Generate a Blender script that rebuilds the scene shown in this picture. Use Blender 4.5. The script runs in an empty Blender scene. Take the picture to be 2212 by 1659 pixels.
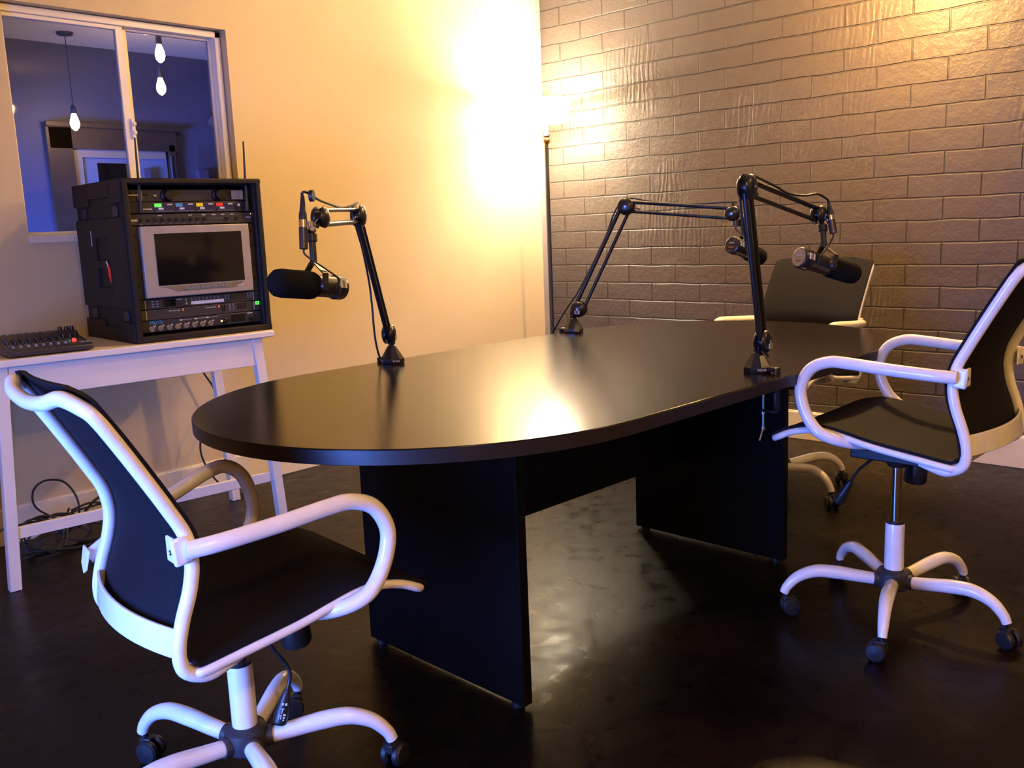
import bpy, bmesh, math, random
from mathutils import Vector, Matrix
R = math.radians
PI = math.pi
scn = bpy.context.scene
COL = scn.collection
random.seed(7)

# ------------------------------------------------------------------ camera
cam_d = bpy.data.cameras.new('camera')
cam = bpy.data.objects.new('camera', cam_d)
COL.objects.link(cam)
cam_d.sensor_width = 36.0
cam_d.lens = 1995.0 / 2212.0 * 36.0
cam_d.clip_start = 0.05
yaw, pit, rol = R(46.75), R(9.67), R(2.29)
fwd = Vector((math.sin(yaw) * math.cos(pit), math.cos(yaw) * math.cos(pit), -math.sin(pit)))
rt0 = Vector((math.cos(yaw), -math.sin(yaw), 0))
dn0 = fwd.cross(rt0)
rt = math.cos(rol) * rt0 + math.sin(rol) * dn0
dn = -math.sin(rol) * rt0 + math.cos(rol) * dn0
cam.matrix_world = Matrix(((rt.x, -dn.x, -fwd.x, 0), (rt.y, -dn.y, -fwd.y, 0), (rt.z, -dn.z, -fwd.z, 1.153), (0, 0, 0, 1)))
scn.camera = cam

# ------------------------------------------------------------------ world, exposure
w = bpy.data.worlds.new('world'); scn.world = w; w.use_nodes = True
w.node_tree.nodes['Background'].inputs[0].default_value = (0.55, 0.40, 0.30, 1)
w.node_tree.nodes['Background'].inputs[1].default_value = 0.05
scn.view_settings.view_transform = 'Standard'
scn.view_settings.look = 'None'
scn.view_settings.gamma = 1.0
scn.view_settings.use_curve_mapping = False
scn.view_settings.exposure = 1.85

# ------------------------------------------------------------------ lights of the room
def area(name, loc, target, size, size_y, energy, color, spread=180):
    d = bpy.data.lights.new(name, 'AREA'); d.shape = 'RECTANGLE'; d.size = size; d.size_y = size_y
    d.energy = energy; d.color = color; d.spread = R(spread)
    o = bpy.data.objects.new(name, d); COL.objects.link(o); o.location = loc
    o.rotation_euler = (Vector(target) - Vector(loc)).to_track_quat('-Z', 'Y').to_euler()
    return o
def point(name, loc, energy, color, radius=0.04):
    d = bpy.data.lights.new(name, 'POINT'); d.energy = energy; d.color = color; d.shadow_soft_size = radius
    o = bpy.data.objects.new(name, d); COL.objects.link(o); o.location = loc
    return o
# blue side light read from the near chair; low left window added for it
area('blue_side_light', (-0.90, 1.45, 0.62), (1.2, 1.6, 0.62), 1.2, 1.0, 21, (0.10, 0.24, 1.0), 120)
# blue light in the room beyond the glass
area('blue_room_light', (0.3, 5.6, 1.0), (3.6, 6.6, 0.2), 1.0, 0.8, 58, (0.12, 0.22, 1.0), 90)
# warm filament pendants of this room, above the frame
WARM = (1.0, 0.58, 0.19)
PEND = [(3.98, 1.60, 2.24), (2.75, 2.45, 2.42), (0.2, -0.7, 2.30), (3.0, -0.6, 2.30)]

# ------------------------------------------------------------------ materials
def mat(name, base, rough=0.5, metal=0.0, bump=None, mottle=None, spec=0.5, coat=0.0, emit=None, estr=1.0):
    m = bpy.data.materials.new(name); m.use_nodes = True
    nt = m.node_tree; b = nt.nodes['Principled BSDF']
    b.inputs['Base Color'].default_value = (*base, 1); b.inputs['Roughness'].default_value = rough
    b.inputs['Metallic'].default_value = metal
    b.inputs['Specular IOR Level'].default_value = spec
    b.inputs['Coat Weight'].default_value = coat
    if emit:
        b.inputs['Emission Color'].default_value = (*emit, 1); b.inputs['Emission Strength'].default_value = estr
    tc = nt.nodes.new('ShaderNodeTexCoord')
    if mottle:                                   # (scale, amount)
        n = nt.nodes.new('ShaderNodeTexNoise'); n.inputs['Scale'].default_value = mottle[0]; n.inputs['Detail'].default_value = 5
        nt.links.new(tc.outputs['Object'], n.inputs['Vector'])
        r = nt.nodes.new('ShaderNodeMapRange'); r.inputs[1].default_value = 0.3; r.inputs[2].default_value = 0.7
        r.inputs[3].default_value = 1 - mottle[1]; r.inputs[4].default_value = 1 + mottle[1]
        nt.links.new(n.outputs['Fac'], r.inputs[0])
        mx = nt.nodes.new('ShaderNodeVectorMath'); mx.operation = 'SCALE'
        mx.inputs[0].default_value = base
        nt.links.new(r.outputs[0], mx.inputs['Scale']); nt.links.new(mx.outputs[0], b.inputs['Base Color'])
    if bump:                                     # (scale, strength)
        n2 = nt.nodes.new('ShaderNodeTexNoise'); n2.inputs['Scale'].default_value = bump[0]; n2.inputs['Detail'].default_value = 3
        nt.links.new(tc.outputs['Object'], n2.inputs['Vector'])
        bp = nt.nodes.new('ShaderNodeBump'); bp.inputs['Strength'].default_value = bump[1]; bp.inputs['Distance'].default_value = 0.002
        nt.links.new(n2.outputs['Fac'], bp.inputs['Height']); nt.links.new(bp.outputs[0], b.inputs['Normal'])
    return m

M = {}
M['plaster'] = mat('plaster_paint', (0.585, 0.465, 0.275), 0.5, bump=(60, 0.25), mottle=(1.3, 0.05))
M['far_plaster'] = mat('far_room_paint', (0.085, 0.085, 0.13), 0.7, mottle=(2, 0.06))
M['ceiling'] = mat('ceiling_paint', (0.62, 0.58, 0.52), 0.8, bump=(40, 0.3))
M['trim'] = mat('cream_trim', (0.72, 0.62, 0.46), 0.4, mottle=(7, 0.06))
M['sash'] = mat('white_vinyl', (0.80, 0.74, 0.66), 0.35, mottle=(9, 0.03))
M['gray_trim'] = mat('gray_corner_strip', (0.30, 0.25, 0.22), 0.5, mottle=(9, 0.04))
M['table'] = mat('espresso_laminate', (0.0085, 0.0042, 0.0026), 0.14, spec=0.27, bump=(900, 0.05), mottle=(14, 0.12))
M['table_edge'] = mat('espresso_edge_band', (0.010, 0.006, 0.005), 0.42, mottle=(30, 0.15))
M['table_leg'] = mat('espresso_panel', (0.0035, 0.0022, 0.0018), 0.5, spec=0.12, mottle=(20, 0.15))
M['white_wood'] = mat('white_painted_wood', (0.80, 0.71, 0.60), 0.38, mottle=(8, 0.03), bump=(30, 0.08))
M['chair_white'] = mat('white_powder_coat', (0.88, 0.85, 0.82), 0.24, coat=0.35, mottle=(25, 0.04))
M['mesh'] = mat('charcoal_mesh_fabric', (0.0090, 0.0080, 0.0095), 0.7, spec=0.10)
M['blackpl'] = mat('black_plastic', (0.012, 0.012, 0.014), 0.42, bump=(200, 0.1))
M['hubpl'] = mat('grey_black_hub_plastic', (0.035, 0.032, 0.034), 0.5)
M['chrome'] = mat('chrome', (0.62, 0.62, 0.64), 0.14, metal=1.0)
M['boom'] = mat('black_boom_enamel', (0.010, 0.010, 0.011), 0.28, spec=0.6)
M['micbody'] = mat('dark_grey_mic_body', (0.020, 0.018, 0.017), 0.30, spec=0.7)
M['foam'] = mat('black_foam', (0.008, 0.008, 0.008), 0.95, spec=0.1, bump=(700, 0.8))
M['cable'] = mat('black_rubber_cable', (0.010, 0.010, 0.010), 0.5)
M['labelw'] = mat('white_label', (0.62, 0.62, 0.62), 0.6)
M['labelg'] = mat('grey_barcode', (0.16, 0.17, 0.19), 0.6)
M['ink'] = mat('light_ink', (0.50, 0.48, 0.44), 0.6)
M['case'] = mat('moulded_black_case', (0.016, 0.012, 0.009), 0.6, bump=(350, 0.5), spec=0.25)
M['cavity'] = mat('case_cavity_black', (0.004, 0.004, 0.004), 0.8, spec=0.1)
M['rackgrey'] = mat('anodised_grey_panel', (0.36, 0.31, 0.25), 0.40, metal=0.15, mottle=(30, 0.05))
M['rackdark'] = mat('dark_rack_panel', (0.030, 0.027, 0.026), 0.38, spec=0.5)
M['rackmid'] = mat('gunmetal_rack_panel', (0.060, 0.052, 0.048), 0.36, metal=0.3)
M['screen'] = mat('black_screen_glass', (0.004, 0.004, 0.004), 0.08, spec=0.6)
M['knob'] = mat('black_knob', (0.006, 0.006, 0.006), 0.35)
M['green'] = mat('green_sticker', (0.12, 0.80, 0.10), 0.5, emit=(0.1, 0.8, 0.08), estr=0.25)  # faint glow added to lift the green, not a lamp
M['blue'] = mat('blue_sticker', (0.06, 0.28, 0.50), 0.5)
M['yellow'] = mat('yellow_sticker', (0.85, 0.70, 0.02), 0.5)
M['red'] = mat('red_sticker', (0.80, 0.04, 0.02), 0.5)
M['navy'] = mat('navy_display', (0.02, 0.02, 0.06), 0.3)
M['orange'] = mat('orange_mark', (0.75, 0.22, 0.04), 0.5)
M['amber'] = mat('amber_led', (0.9, 0.5, 0.1), 0.4, emit=(1.0, 0.55, 0.15), estr=1.5)
M['redled'] = mat('lit_red_button', (0.9, 0.02, 0.02), 0.35, emit=(1, 0.03, 0.02), estr=0.8)
M['brass'] = mat('aged_brass', (0.32, 0.19, 0.08), 0.32, metal=0.9)
M['bronze'] = mat('dark_bronze_pole', (0.016, 0.011, 0.008), 0.35, spec=0.6)
M['cord'] = mat('dark_blue_cord', (0.02, 0.025, 0.05), 0.6)
M['brown'] = mat('dark_brown_wood', (0.060, 0.036, 0.022), 0.5, mottle=(8, 0.2))
M['farblue'] = mat('blue_grey_panel', (0.16, 0.20, 0.30), 0.6)
M['steel'] = mat('zinc_steel', (0.42, 0.40, 0.36), 0.35, metal=0.9)

def fabric_weave(m, scale):
    nt = m.node_tree; b = nt.nodes['Principled BSDF']
    tc = nt.nodes.new('ShaderNodeTexCoord')
    v = nt.nodes.new('ShaderNodeTexVoronoi'); v.inputs['Scale'].default_value = scale
    nt.links.new(tc.outputs['Object'], v.inputs['Vector'])
    bp = nt.nodes.new('ShaderNodeBump'); bp.inputs['Strength'].default_value = 0.45; bp.inputs['Distance'].default_value = 0.0012
    nt.links.new(v.outputs['Distance'], bp.inputs['Height']); nt.links.new(bp.outputs[0], b.inputs['Normal'])
    r = nt.nodes.new('ShaderNodeMapRange'); r.inputs[1].default_value = 0.0; r.inputs[2].default_value = 0.7
    r.inputs[3].default_value = 0.6; r.inputs[4].default_value = 1.4
    nt.links.new(v.outputs['Distance'], r.inputs[0])
    s = nt.nodes.new('ShaderNodeVectorMath'); s.operation = 'SCALE'; s.inputs[0].default_value = tuple(b.inputs['Base Color'].default_value)[:3]
    nt.links.new(r.outputs[0], s.inputs['Scale']); nt.links.new(s.outputs[0], b.inputs['Base Color'])
fabric_weave(M['mesh'], 330)

def emis(name, col, strength):
    m = bpy.data.materials.new(name); m.use_nodes = True; nt = m.node_tree; nt.nodes.clear()
    o = nt.nodes.new('ShaderNodeOutputMaterial'); e = nt.nodes.new('ShaderNodeEmission')
    e.inputs[0].default_value = (*col, 1); e.inputs[1].default_value = strength
    nt.links.new(e.outputs[0], o.inputs[0]); return m
M['bulb'] = emis('glowing_filament_bulb', (1.0, 0.62, 0.28), 22)
M['lampbulb'] = emis('glowing_lamp_bulb', (1.0, 0.82, 0.55), 60)
M['window_glow'] = emis('blue_glow_behind_added_window', (0.10, 0.22, 0.75), 0.9)  # blue glow made for the added left window, unused

def glass_mat(name, tint, refl):
    m = bpy.data.materials.new(name); m.use_nodes = True; nt = m.node_tree; nt.nodes.clear()
    o = nt.nodes.new('ShaderNodeOutputMaterial'); t = nt.nodes.new('ShaderNodeBsdfTransparent'); t.inputs[0].default_value = (*tint, 1)
    g = nt.nodes.new('ShaderNodeBsdfGlossy'); g.inputs['Roughness'].default_value = 0.02; g.inputs[0].default_value = (1, 1, 1, 1)
    f = nt.nodes.new('ShaderNodeFresnel'); f.inputs[0].default_value = refl
    mx = nt.nodes.new('ShaderNodeMixShader')
    nt.links.new(f.outputs[0], mx.inputs[0]); nt.links.new(t.outputs[0], mx.inputs[1]); nt.links.new(g.outputs[0], mx.inputs[2])
    nt.links.new(mx.outputs[0], o.inputs[0]); return m
M['glass'] = glass_mat('window_glass', (0.90, 0.92, 0.97), 1.22)

def shade_mat():
    m = bpy.data.materials.new('opal_shade'); m.use_nodes = True; nt = m.node_tree; nt.nodes.clear()
    o = nt.nodes.new('ShaderNodeOutputMaterial'); t = nt.nodes.new('ShaderNodeBsdfTranslucent'); t.inputs[0].default_value = (0.95, 0.9, 0.8, 1)
    d = nt.nodes.new('ShaderNodeBsdfDiffuse'); d.inputs[0].default_value = (0.9, 0.86, 0.78, 1)
    mx = nt.nodes.new('ShaderNodeMixShader'); mx.inputs[0].default_value = 0.08
    nt.links.new(t.outputs[0], mx.inputs[1]); nt.links.new(d.outputs[0], mx.inputs[2]); e = nt.nodes.new('ShaderNodeEmission'); e.inputs[0].default_value = (1.0, 0.87, 0.68, 1); e.inputs[1].default_value = 5.5
    ad = nt.nodes.new('ShaderNodeAddShader'); nt.links.new(mx.outputs[0], ad.inputs[0]); nt.links.new(e.outputs[0], ad.inputs[1])
    nt.links.new(ad.outputs[0], o.inputs[0]); return m
M['shade'] = shade_mat()

def brick_mat():
    m = bpy.data.materials.new('painted_slump_block'); m.use_nodes = True; nt = m.node_tree; b = nt.nodes['Principled BSDF']
    L = nt.links.new; N = nt.nodes.new
    tc = N('ShaderNodeTexCoord'); sp = N('ShaderNodeSeparateXYZ'); L(tc.outputs['Object'], sp.inputs[0])
    # wobble so that the joints are hand-laid
    nz = N('ShaderNodeTexNoise'); nz.inputs['Scale'].default_value = 5.0; nz.inputs['Detail'].default_value = 3; L(tc.outputs['Object'], nz.inputs['Vector'])
    wob = N('ShaderNodeMath'); wob.operation = 'MULTIPLY_ADD'; wob.inputs[1].default_value = 0.015; wob.inputs[2].default_value = -0.0075; L(nz.outputs['Fac'], wob.inputs[0])
    ay = N('ShaderNodeMath'); ay.operation = 'ADD'; ay.inputs[1].default_value = -1.626 + 0.318 * 20
    L(sp.outputs['Y'], ay.inputs[0])
    az = N('ShaderNodeMath'); az.operation = 'ADD'; az.inputs[1].default_value = -0.0894 + 0.1016 * 4
    L(sp.outputs['Z'], az.inputs[0])
    az2 = N('ShaderNodeMath'); az2.operation = 'ADD'; L(az.outputs[0], az2.inputs[0]); L(wob.outputs[0], az2.inputs[1])
    cb = N('ShaderNodeCombineXYZ'); L(ay.outputs[0], cb.inputs[0]); L(az2.outputs[0], cb.inputs[1])
    br = N('ShaderNodeTexBrick'); br.offset = 0.5; br.offset_frequency = 2; br.squash_frequency = 1; br.squash = 1
    br.inputs['Scale'].default_value = 1.0; br.inputs['Brick Width'].default_value = 0.318; br.inputs['Row Height'].default_value = 0.1016
    br.inputs['Mortar Size'].default_value = 0.0050; br.inputs['Mortar Smooth'].default_value = 0.6; br.inputs['Bias'].default_value = 0
    br.inputs['Color1'].default_value = (0.15, 0.15, 0.15, 1); br.inputs['Color2'].default_value = (0.85, 0.85, 0.85, 1)
    L(cb.outputs[0], br.inputs['Vector'])
    inv = N('ShaderNodeMath'); inv.operation = 'SUBTRACT'; inv.inputs[0].default_value = 1.0; L(br.outputs['Fac'], inv.inputs[1])
    # each block proud by its own amount
    sc = N('ShaderNodeSeparateColor'); L(br.outputs['Color'], sc.inputs[0])
    # swirled trowel strokes, only on some blocks
    wv = N('ShaderNodeTexWave'); wv.wave_type = 'RINGS'; wv.rings_direction = 'X'; wv.inputs['Scale'].default_value = 5.0
    wv.inputs['Distortion'].default_value = 9.0; wv.inputs['Detail'].default_value = 3; wv.inputs['Detail Scale'].default_value = 1.2
    mp = N('ShaderNodeMapping'); mp.inputs['Scale'].default_value = (1, 2.2, 0.7); L(tc.outputs['Object'], mp.inputs[0]); L(mp.outputs[0], wv.inputs['Vector'])
    gm = N('ShaderNodeTexNoise'); gm.inputs['Scale'].default_value = 2.1; L(tc.outputs['Object'], gm.inputs['Vector'])
    gr = N('ShaderNodeMapRange'); gr.inputs[1].default_value = 0.54; gr.inputs[2].default_value = 0.64; L(gm.outputs['Fac'], gr.inputs[0])
    sw = N('ShaderNodeMath'); sw.operation = 'MULTIPLY'; L(wv.outputs['Fac'], sw.inputs[0]); L(gr.outputs[0], sw.inputs[1])
    fn = N('ShaderNodeTexNoise'); fn.inputs['Scale'].default_value = 34; fn.inputs['Detail'].default_value = 5; fn.inputs['Roughness'].default_value = 0.65; L(tc.outputs['Object'], fn.inputs['Vector'])
    lo = N('ShaderNodeTexNoise'); lo.inputs['Scale'].default_value = 6; lo.inputs['Detail'].default_value = 2; L(tc.outputs['Object'], lo.inputs['Vector'])
    def madd(a, k, c):
        x = N('ShaderNodeMath'); x.operation = 'MULTIPLY_ADD'; L(a, x.inputs[0]); x.inputs[1].default_value = k
        if c is None: x.inputs[2].default_value = 0
        else: L(c, x.inputs[2])
        return x.outputs[0]
    h = madd(inv.outputs[0], 0.75, None)
    h = madd(sw.outputs[0], 0.24, h)
    h = madd(fn.outputs['Fac'], 0.55, h)
    h = madd(lo.outputs['Fac'], 0.8, h)
    h = madd(sc.outputs[0], 0.45, h)
    bp = N('ShaderNodeBump'); bp.inputs['Strength'].default_value = 0.9; bp.inputs['Distance'].default_value = 0.0085; L(h, bp.inputs['Height']); L(bp.outputs[0], b.inputs['Normal'])
    cr = N('ShaderNodeMix'); cr.data_type = 'RGBA'; cr.inputs[6].default_value = (0.082, 0.062, 0.048, 1); cr.inputs[7].default_value = (0.050, 0.040, 0.032, 1)
    L(br.outputs['Fac'], cr.inputs[0]); L(cr.outputs[2], b.inputs['Base Color'])
    b.inputs['Roughness'].default_value = 0.42; b.inputs['Specular IOR Level'].default_value = 0.5
    return m
M['brick'] = brick_mat()

def floor_mat():
    m = bpy.data.materials.new('stained_concrete'); m.use_nodes = True; nt = m.node_tree; b = nt.nodes['Principled BSDF']
    L = nt.links.new; N = nt.nodes.new
    tc = N('ShaderNodeTexCoord')
    n1 = N('ShaderNodeTexNoise'); n1.inputs['Scale'].default_value = 2.2; n1.inputs['Detail'].default_value = 8; n1.inputs['Roughness'].default_value = 0.6; n1.inputs['Distortion'].default_value = 0.6
    L(tc.outputs['Object'], n1.inputs['Vector'])
    cr = N('ShaderNodeValToRGB'); e = cr.color_ramp.elements
    e[0].position = 0.32; e[0].color = (0.0030, 0.0018, 0.0011, 1); e[1].position = 0.70; e[1].color = (0.0130, 0.0080, 0.0045, 1)
    el = cr.color_ramp.elements.new(0.5); el.color = (0.0064, 0.0040, 0.0024, 1)
    L(n1.outputs['Fac'], cr.inputs[0]); L(cr.outputs[0], b.inputs['Base Color'])
    n2 = N('ShaderNodeTexNoise'); n2.inputs['Scale'].default_value = 16; n2.inputs['Detail'].default_value = 6; L(tc.outputs['Object'], n2.inputs['Vector'])
    rr = N('ShaderNodeMapRange'); rr.inputs[1].default_value = 0.3; rr.inputs[2].default_value = 0.7; rr.inputs[3].default_value = 0.24; rr.inputs[4].default_value = 0.40; b.inputs['Specular IOR Level'].default_value = 0.12
    L(n2.outputs['Fac'], rr.inputs[0]); L(rr.outputs[0], b.inputs['Roughness'])
    bp = N('ShaderNodeBump'); bp.inputs['Strength'].default_value = 0.5; bp.inputs['Distance'].default_value = 0.002
    L(n2.outputs['Fac'], bp.inputs['Height']); L(bp.outputs[0], b.inputs['Normal'])
    return m
M['floor'] = floor_mat()

# ------------------------------------------------------------------ mesh helpers
def catmull(P, n=6, closed=False):
    P = [Vector(p) for p in P]
    if len(P) < 3 and not closed: return P
    out = []; m = len(P)
    for i in range(m if closed else m - 1):
        p0 = P[(i - 1) % m] if closed or i > 0 else P[0] * 2 - P[1]
        p1 = P[i]; p2 = P[(i + 1) % m]
        p3 = P[(i + 2) % m] if closed or i + 2 < m else P[-1] * 2 - P[-2]
        for k in range(n):
            t = k / n
            out.append(0.5 * ((2 * p1) + (-p0 + p2) * t + (2 * p0 - 5 * p1 + 4 * p2 - p3) * t * t + (-p0 + 3 * p1 - 3 * p2 + p3) * t ** 3))
    if not closed: out.append(P[-1].copy())
    return out

class MB:
    def __init__(s): s.bm = bmesh.new()
    def box(s, c, size, rot=None, taper=None):
        c = Vector(c); h = [x / 2 for x in size]; vs = []
        for z in (-1, 1):
            for x, y in ((-1, -1), (1, -1), (1, 1), (-1, 1)):
                k = taper if (taper and z > 0) else 1
                v = Vector((x * h[0] * k, y * h[1] * k, z * h[2]))
                if rot is not None: v = rot @ v
                vs.append(s.bm.verts.new(v + c))
        for f in ((0, 3, 2, 1), (4, 5, 6, 7), (0, 1, 5, 4), (1, 2, 6, 5), (2, 3, 7, 6), (3, 0, 4, 7)): s.bm.faces.new([vs[i] for i in f])
        return s
    def frame(s, d):
        d = Vector(d).normalized(); up = Vector((0, 0, 1)) if abs(d.z) < 0.95 else Vector((1, 0, 0))
        u = d.cross(up).normalized(); return u, u.cross(d)
    def rings(s, rr, cap=True, closed=False):
        V = [[s.bm.verts.new(p) for p in r] for r in rr]; n = len(V[0])
        for i in range(len(V) if closed else len(V) - 1):
            a, b = V[i], V[(i + 1) % len(V)]
            for k in range(n):
                try: s.bm.faces.new((a[k], a[(k + 1) % n], b[(k + 1) % n], b[k]))
                except ValueError: pass
        if cap and not closed:
            s.bm.faces.new(V[0][::-1]); s.bm.faces.new(V[-1])
        return s
    def cyl(s, a, b, r0, r1=None, seg=20):
        a, b = Vector(a), Vector(b); r1 = r0 if r1 is None else r1; u, v = s.frame(b - a)
        return s.rings([[p + r * (math.cos(2 * PI * k / seg) * u + math.sin(2 * PI * k / seg) * v) for k in range(seg)] for p, r in ((a, r0), (b, r1))])
    def lathe(s, o, axis, prof, seg=28):            # prof: (radius, distance along the axis)
        o = Vector(o); ax = Vector(axis).normalized(); u, v = s.frame(ax)
        return s.rings([[o + ax * h + max(r, 1e-5) * (math.cos(2 * PI * k / seg) * u + math.sin(2 * PI * k / seg) * v) for k in range(seg)] for r, h in prof])
    def tube(s, P, r, seg=12, n=6, closed=False, flat=None, smooth=True):
        Q = catmull(P, n, closed) if smooth else [Vector(p) for p in P]
        m = len(Q); T = []
        for i in range(m):
            a = Q[(i - 1) % m] if closed or i > 0 else Q[0]; b = Q[(i + 1) % m] if closed or i < m - 1 else Q[-1]
            T.append((b - a).normalized())
        u, v = s.frame(T[0]); R_ = []
        for i in range(m):
            u = (u - T[i] * u.dot(T[i])).normalized(); v = T[i].cross(u)
            f = i / (m - 1) if m > 1 else 0
            if isinstance(r, (list, tuple)):
                x = f * (len(r) - 1); j = min(int(x), len(r) - 2); rad = r[j] + (r[j + 1] - r[j]) * (x - j)
            else: rad = r
            fu = fv = 1
            if flat:                                   # list of (scale u, scale v)
                x = f * (len(flat) - 1); j = min(int(x), len(flat) - 2); t = x - j
                fu = flat[j][0] + (flat[j + 1][0] - flat[j][0]) * t; fv = flat[j][1] + (flat[j + 1][1] - flat[j][1]) * t
            R_.append([Q[i] + rad * (fu * math.cos(2 * PI * k / seg) * u + fv * math.sin(2 * PI * k / seg) * v) for k in range(seg)])
        return s.rings(R_, True, closed)
    def prism(s, pts, z0, z1):
        a = [s.bm.verts.new((x, y, z0)) for x, y in pts]; b = [s.bm.verts.new((x, y, z1)) for x, y in pts]; n = len(pts)
        s.bm.faces.new(a[::-1]); s.bm.faces.new(b)
        for k in range(n): s.bm.faces.new((a[k], a[(k + 1) % n], b[(k + 1) % n], b[k]))
        return s
    def poly(s, pts3, off):                         # planar polygon of 3d points extruded by off
        off = Vector(off); a = [s.bm.verts.new(p) for p in pts3]; b = [s.bm.verts.new(Vector(p) + off) for p in pts3]; n = len(a)
        s.bm.faces.new(a[::-1]); s.bm.faces.new(b)
        for k in range(n): s.bm.faces.new((a[k], a[(k + 1) % n], b[(k + 1) % n], b[k]))
        return s
    def sheet(s, grid, thick):                       # grid of points -> solid sheet, thick = function giving offset vector
        nu, nv = len(grid), len(grid[0])
        A = [[s.bm.verts.new(grid[i][j]) for j in range(nv)] for i in range(nu)]
        B = [[s.bm.verts.new(Vector(grid[i][j]) + thick(i, j)) for j in range(nv)] for i in range(nu)]
        for i in range(nu - 1):
            for j in range(nv - 1):
                s.bm.faces.new((A[i][j], A[i + 1][j], A[i + 1][j + 1], A[i][j + 1]))
                s.bm.faces.new((B[i][j], B[i][j + 1], B[i + 1][j + 1], B[i + 1][j]))
        for i in range(nu - 1):
            s.bm.faces.new((A[i][0], B[i][0], B[i + 1][0], A[i + 1][0])); s.bm.faces.new((A[i][-1], A[i + 1][-1], B[i + 1][-1], B[i][-1]))
        for j in range(nv - 1):
            s.bm.faces.new((A[0][j], A[0][j + 1], B[0][j + 1], B[0][j])); s.bm.faces.new((A[-1][j], B[-1][j], B[-1][j + 1], A[-1][j + 1]))
        return s
    def build(s, name, m, parent=None, bevel=0, ang=38, label=None):
        bmesh.ops.recalc_face_normals(s.bm, faces=s.bm.faces)
        me = bpy.data.meshes.new(name); s.bm.to_mesh(me); s.bm.free()
        for p in me.polygons: p.use_smooth = True
        me.set_sharp_from_angle(angle=R(ang))
        me.materials.append(M[m] if isinstance(m, str) else m)
        o = bpy.data.objects.new(name, me); COL.objects.link(o)
        if parent: o.parent = parent
        if bevel:
            b = o.modifiers.new('bevel', 'BEVEL'); b.width = bevel; b.segments = 2; b.limit_method = 'ANGLE'; b.angle_limit = R(40)
        if label: o['label'] = label
        return o

def empty(name, loc, rz=0):
    o = bpy.data.objects.new(name, None); COL.objects.link(o); o.location = loc; o.rotation_euler = (0, 0, rz)
    o.empty_display_size = 0.1; return o
def tag(o, label, cat, group=None):
    o['label'] = label; o['category'] = cat
    if group: o['group'] = group
    return o
def struct(o): o['kind'] = 'structure'; return o
def text(s, size, mw, m, name='lettering', parent=None, ext=0.0004, align='CENTER'):
    c = bpy.data.curves.new(name, 'FONT'); c.body = s; c.size = size; c.extrude = ext; c.align_x = align; c.align_y = 'CENTER'
    t = bpy.data.objects.new('tmp', c); me = bpy.data.meshes.new_from_object(t); bpy.data.objects.remove(t)
    me.transform(mw); me.materials.append(M[m]); o = bpy.data.objects.new(name, me); COL.objects.link(o)
    if parent: o.parent = parent
    return o
def basis(o, x, y):                                # matrix whose x, y axes are the text's right and up
    x = Vector(x).normalized(); y = Vector(y).normalized(); z = x.cross(y)
    return Matrix(((x.x, y.x, z.x, o[0]), (x.y, y.y, z.y, o[1]), (x.z, y.z, z.z, o[2]), (0, 0, 0, 1)))

# ------------------------------------------------------------------ room shell
XW, YW, XL, YF, HC = 4.46, 3.85, -0.95, -2.2, 2.62
XO0, XO1, ZO0, ZO1 = 1.385, 2.322, 1.190, 2.066      # window opening in the back wall
struct(MB().box(((XL + XW) / 2, (YF + YW) / 2, -0.05), (XW - XL + 0.4, YW - YF + 0.4, 0.1)).build('floor', 'floor'))
struct(MB().box(((XL + XW) / 2, (YF + YW) / 2, HC + 0.05), (XW - XL + 0.4, YW - YF + 0.4, 0.1)).build('ceiling', 'ceiling'))
TW = 0.14
b = MB()
def wallbox(b, x0, x1, z0, z1, y0=YW, y1=YW + TW): b.box(((x0 + x1) / 2, (y0 + y1) / 2, (z0 + z1) / 2), (x1 - x0, y1 - y0, z1 - z0))
wallbox(b, XL - 0.15, XO0, 0, HC); wallbox(b, XO1, XW, 0, HC); wallbox(b, XO0, XO1, 0, ZO0); wallbox(b, XO0, XO1, ZO1, HC)
struct(b.build('wall_back', 'plaster'))
struct(MB().box((XW + 0.075, (YF + YW + TW) / 2, HC / 2), (0.15, YW + TW - YF + 0.15, HC)).build('wall_right', 'brick'))
struct(MB().box(((XL + XW) / 2, YF - 0.075, HC / 2), (XW - XL + 0.3, 0.15, HC)).build('wall_front', 'plaster'))
b = MB()                                             # left wall, opened for the added low window
for (y0, y1, z0, z1) in ((YF, 0.8, 0, HC), (2.3, YW, 0, HC), (0.8, 2.3, 0, 0.08), (0.8, 2.3, 1.16, HC)):
    b.box((XL - 0.075, (y0 + y1) / 2, (z0 + z1) / 2), (0.15, y1 - y0, z1 - z0))
struct(b.build('wall_left', 'plaster'))
w2 = MB()
for (y0, y1, z0, z1) in ((0.8, 0.85, 0.08, 1.16), (2.25, 2.3, 0.08, 1.16), (0.85, 2.25, 0.08, 0.12), (0.85, 2.25, 1.12, 1.16), (1.53, 1.57, 0.12, 1.12)):
    w2.box((XL - 0.08, (y0 + y1) / 2, (z0 + z1) / 2), (0.05, y1 - y0, z1 - z0))
struct(w2.build('added_window', 'sash'))  # unseen window, added and kept low to carry the blue side light
b = MB().box(((XL + XW) / 2, YW - 0.007, 0.07), (XW - XL, 0.014, 0.14)); b.box(((XL + XW) / 2, YW - 0.005, 0.142), (XW - XL, 0.009, 0.008))
struct(b.build('baseboard_back', 'trim', bevel=0.002))
b = MB().box((XW - 0.007, (YF + YW) / 2 - 0.01, 0.071), (0.014, YW - YF - 0.02, 0.142)); b.box((XW - 0.005, (YF + YW) / 2 - 0.01, 0.145), (0.009, YW - YF - 0.02, 0.008))
struct(b.build('baseboard_right', 'trim', bevel=0.002))
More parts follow.
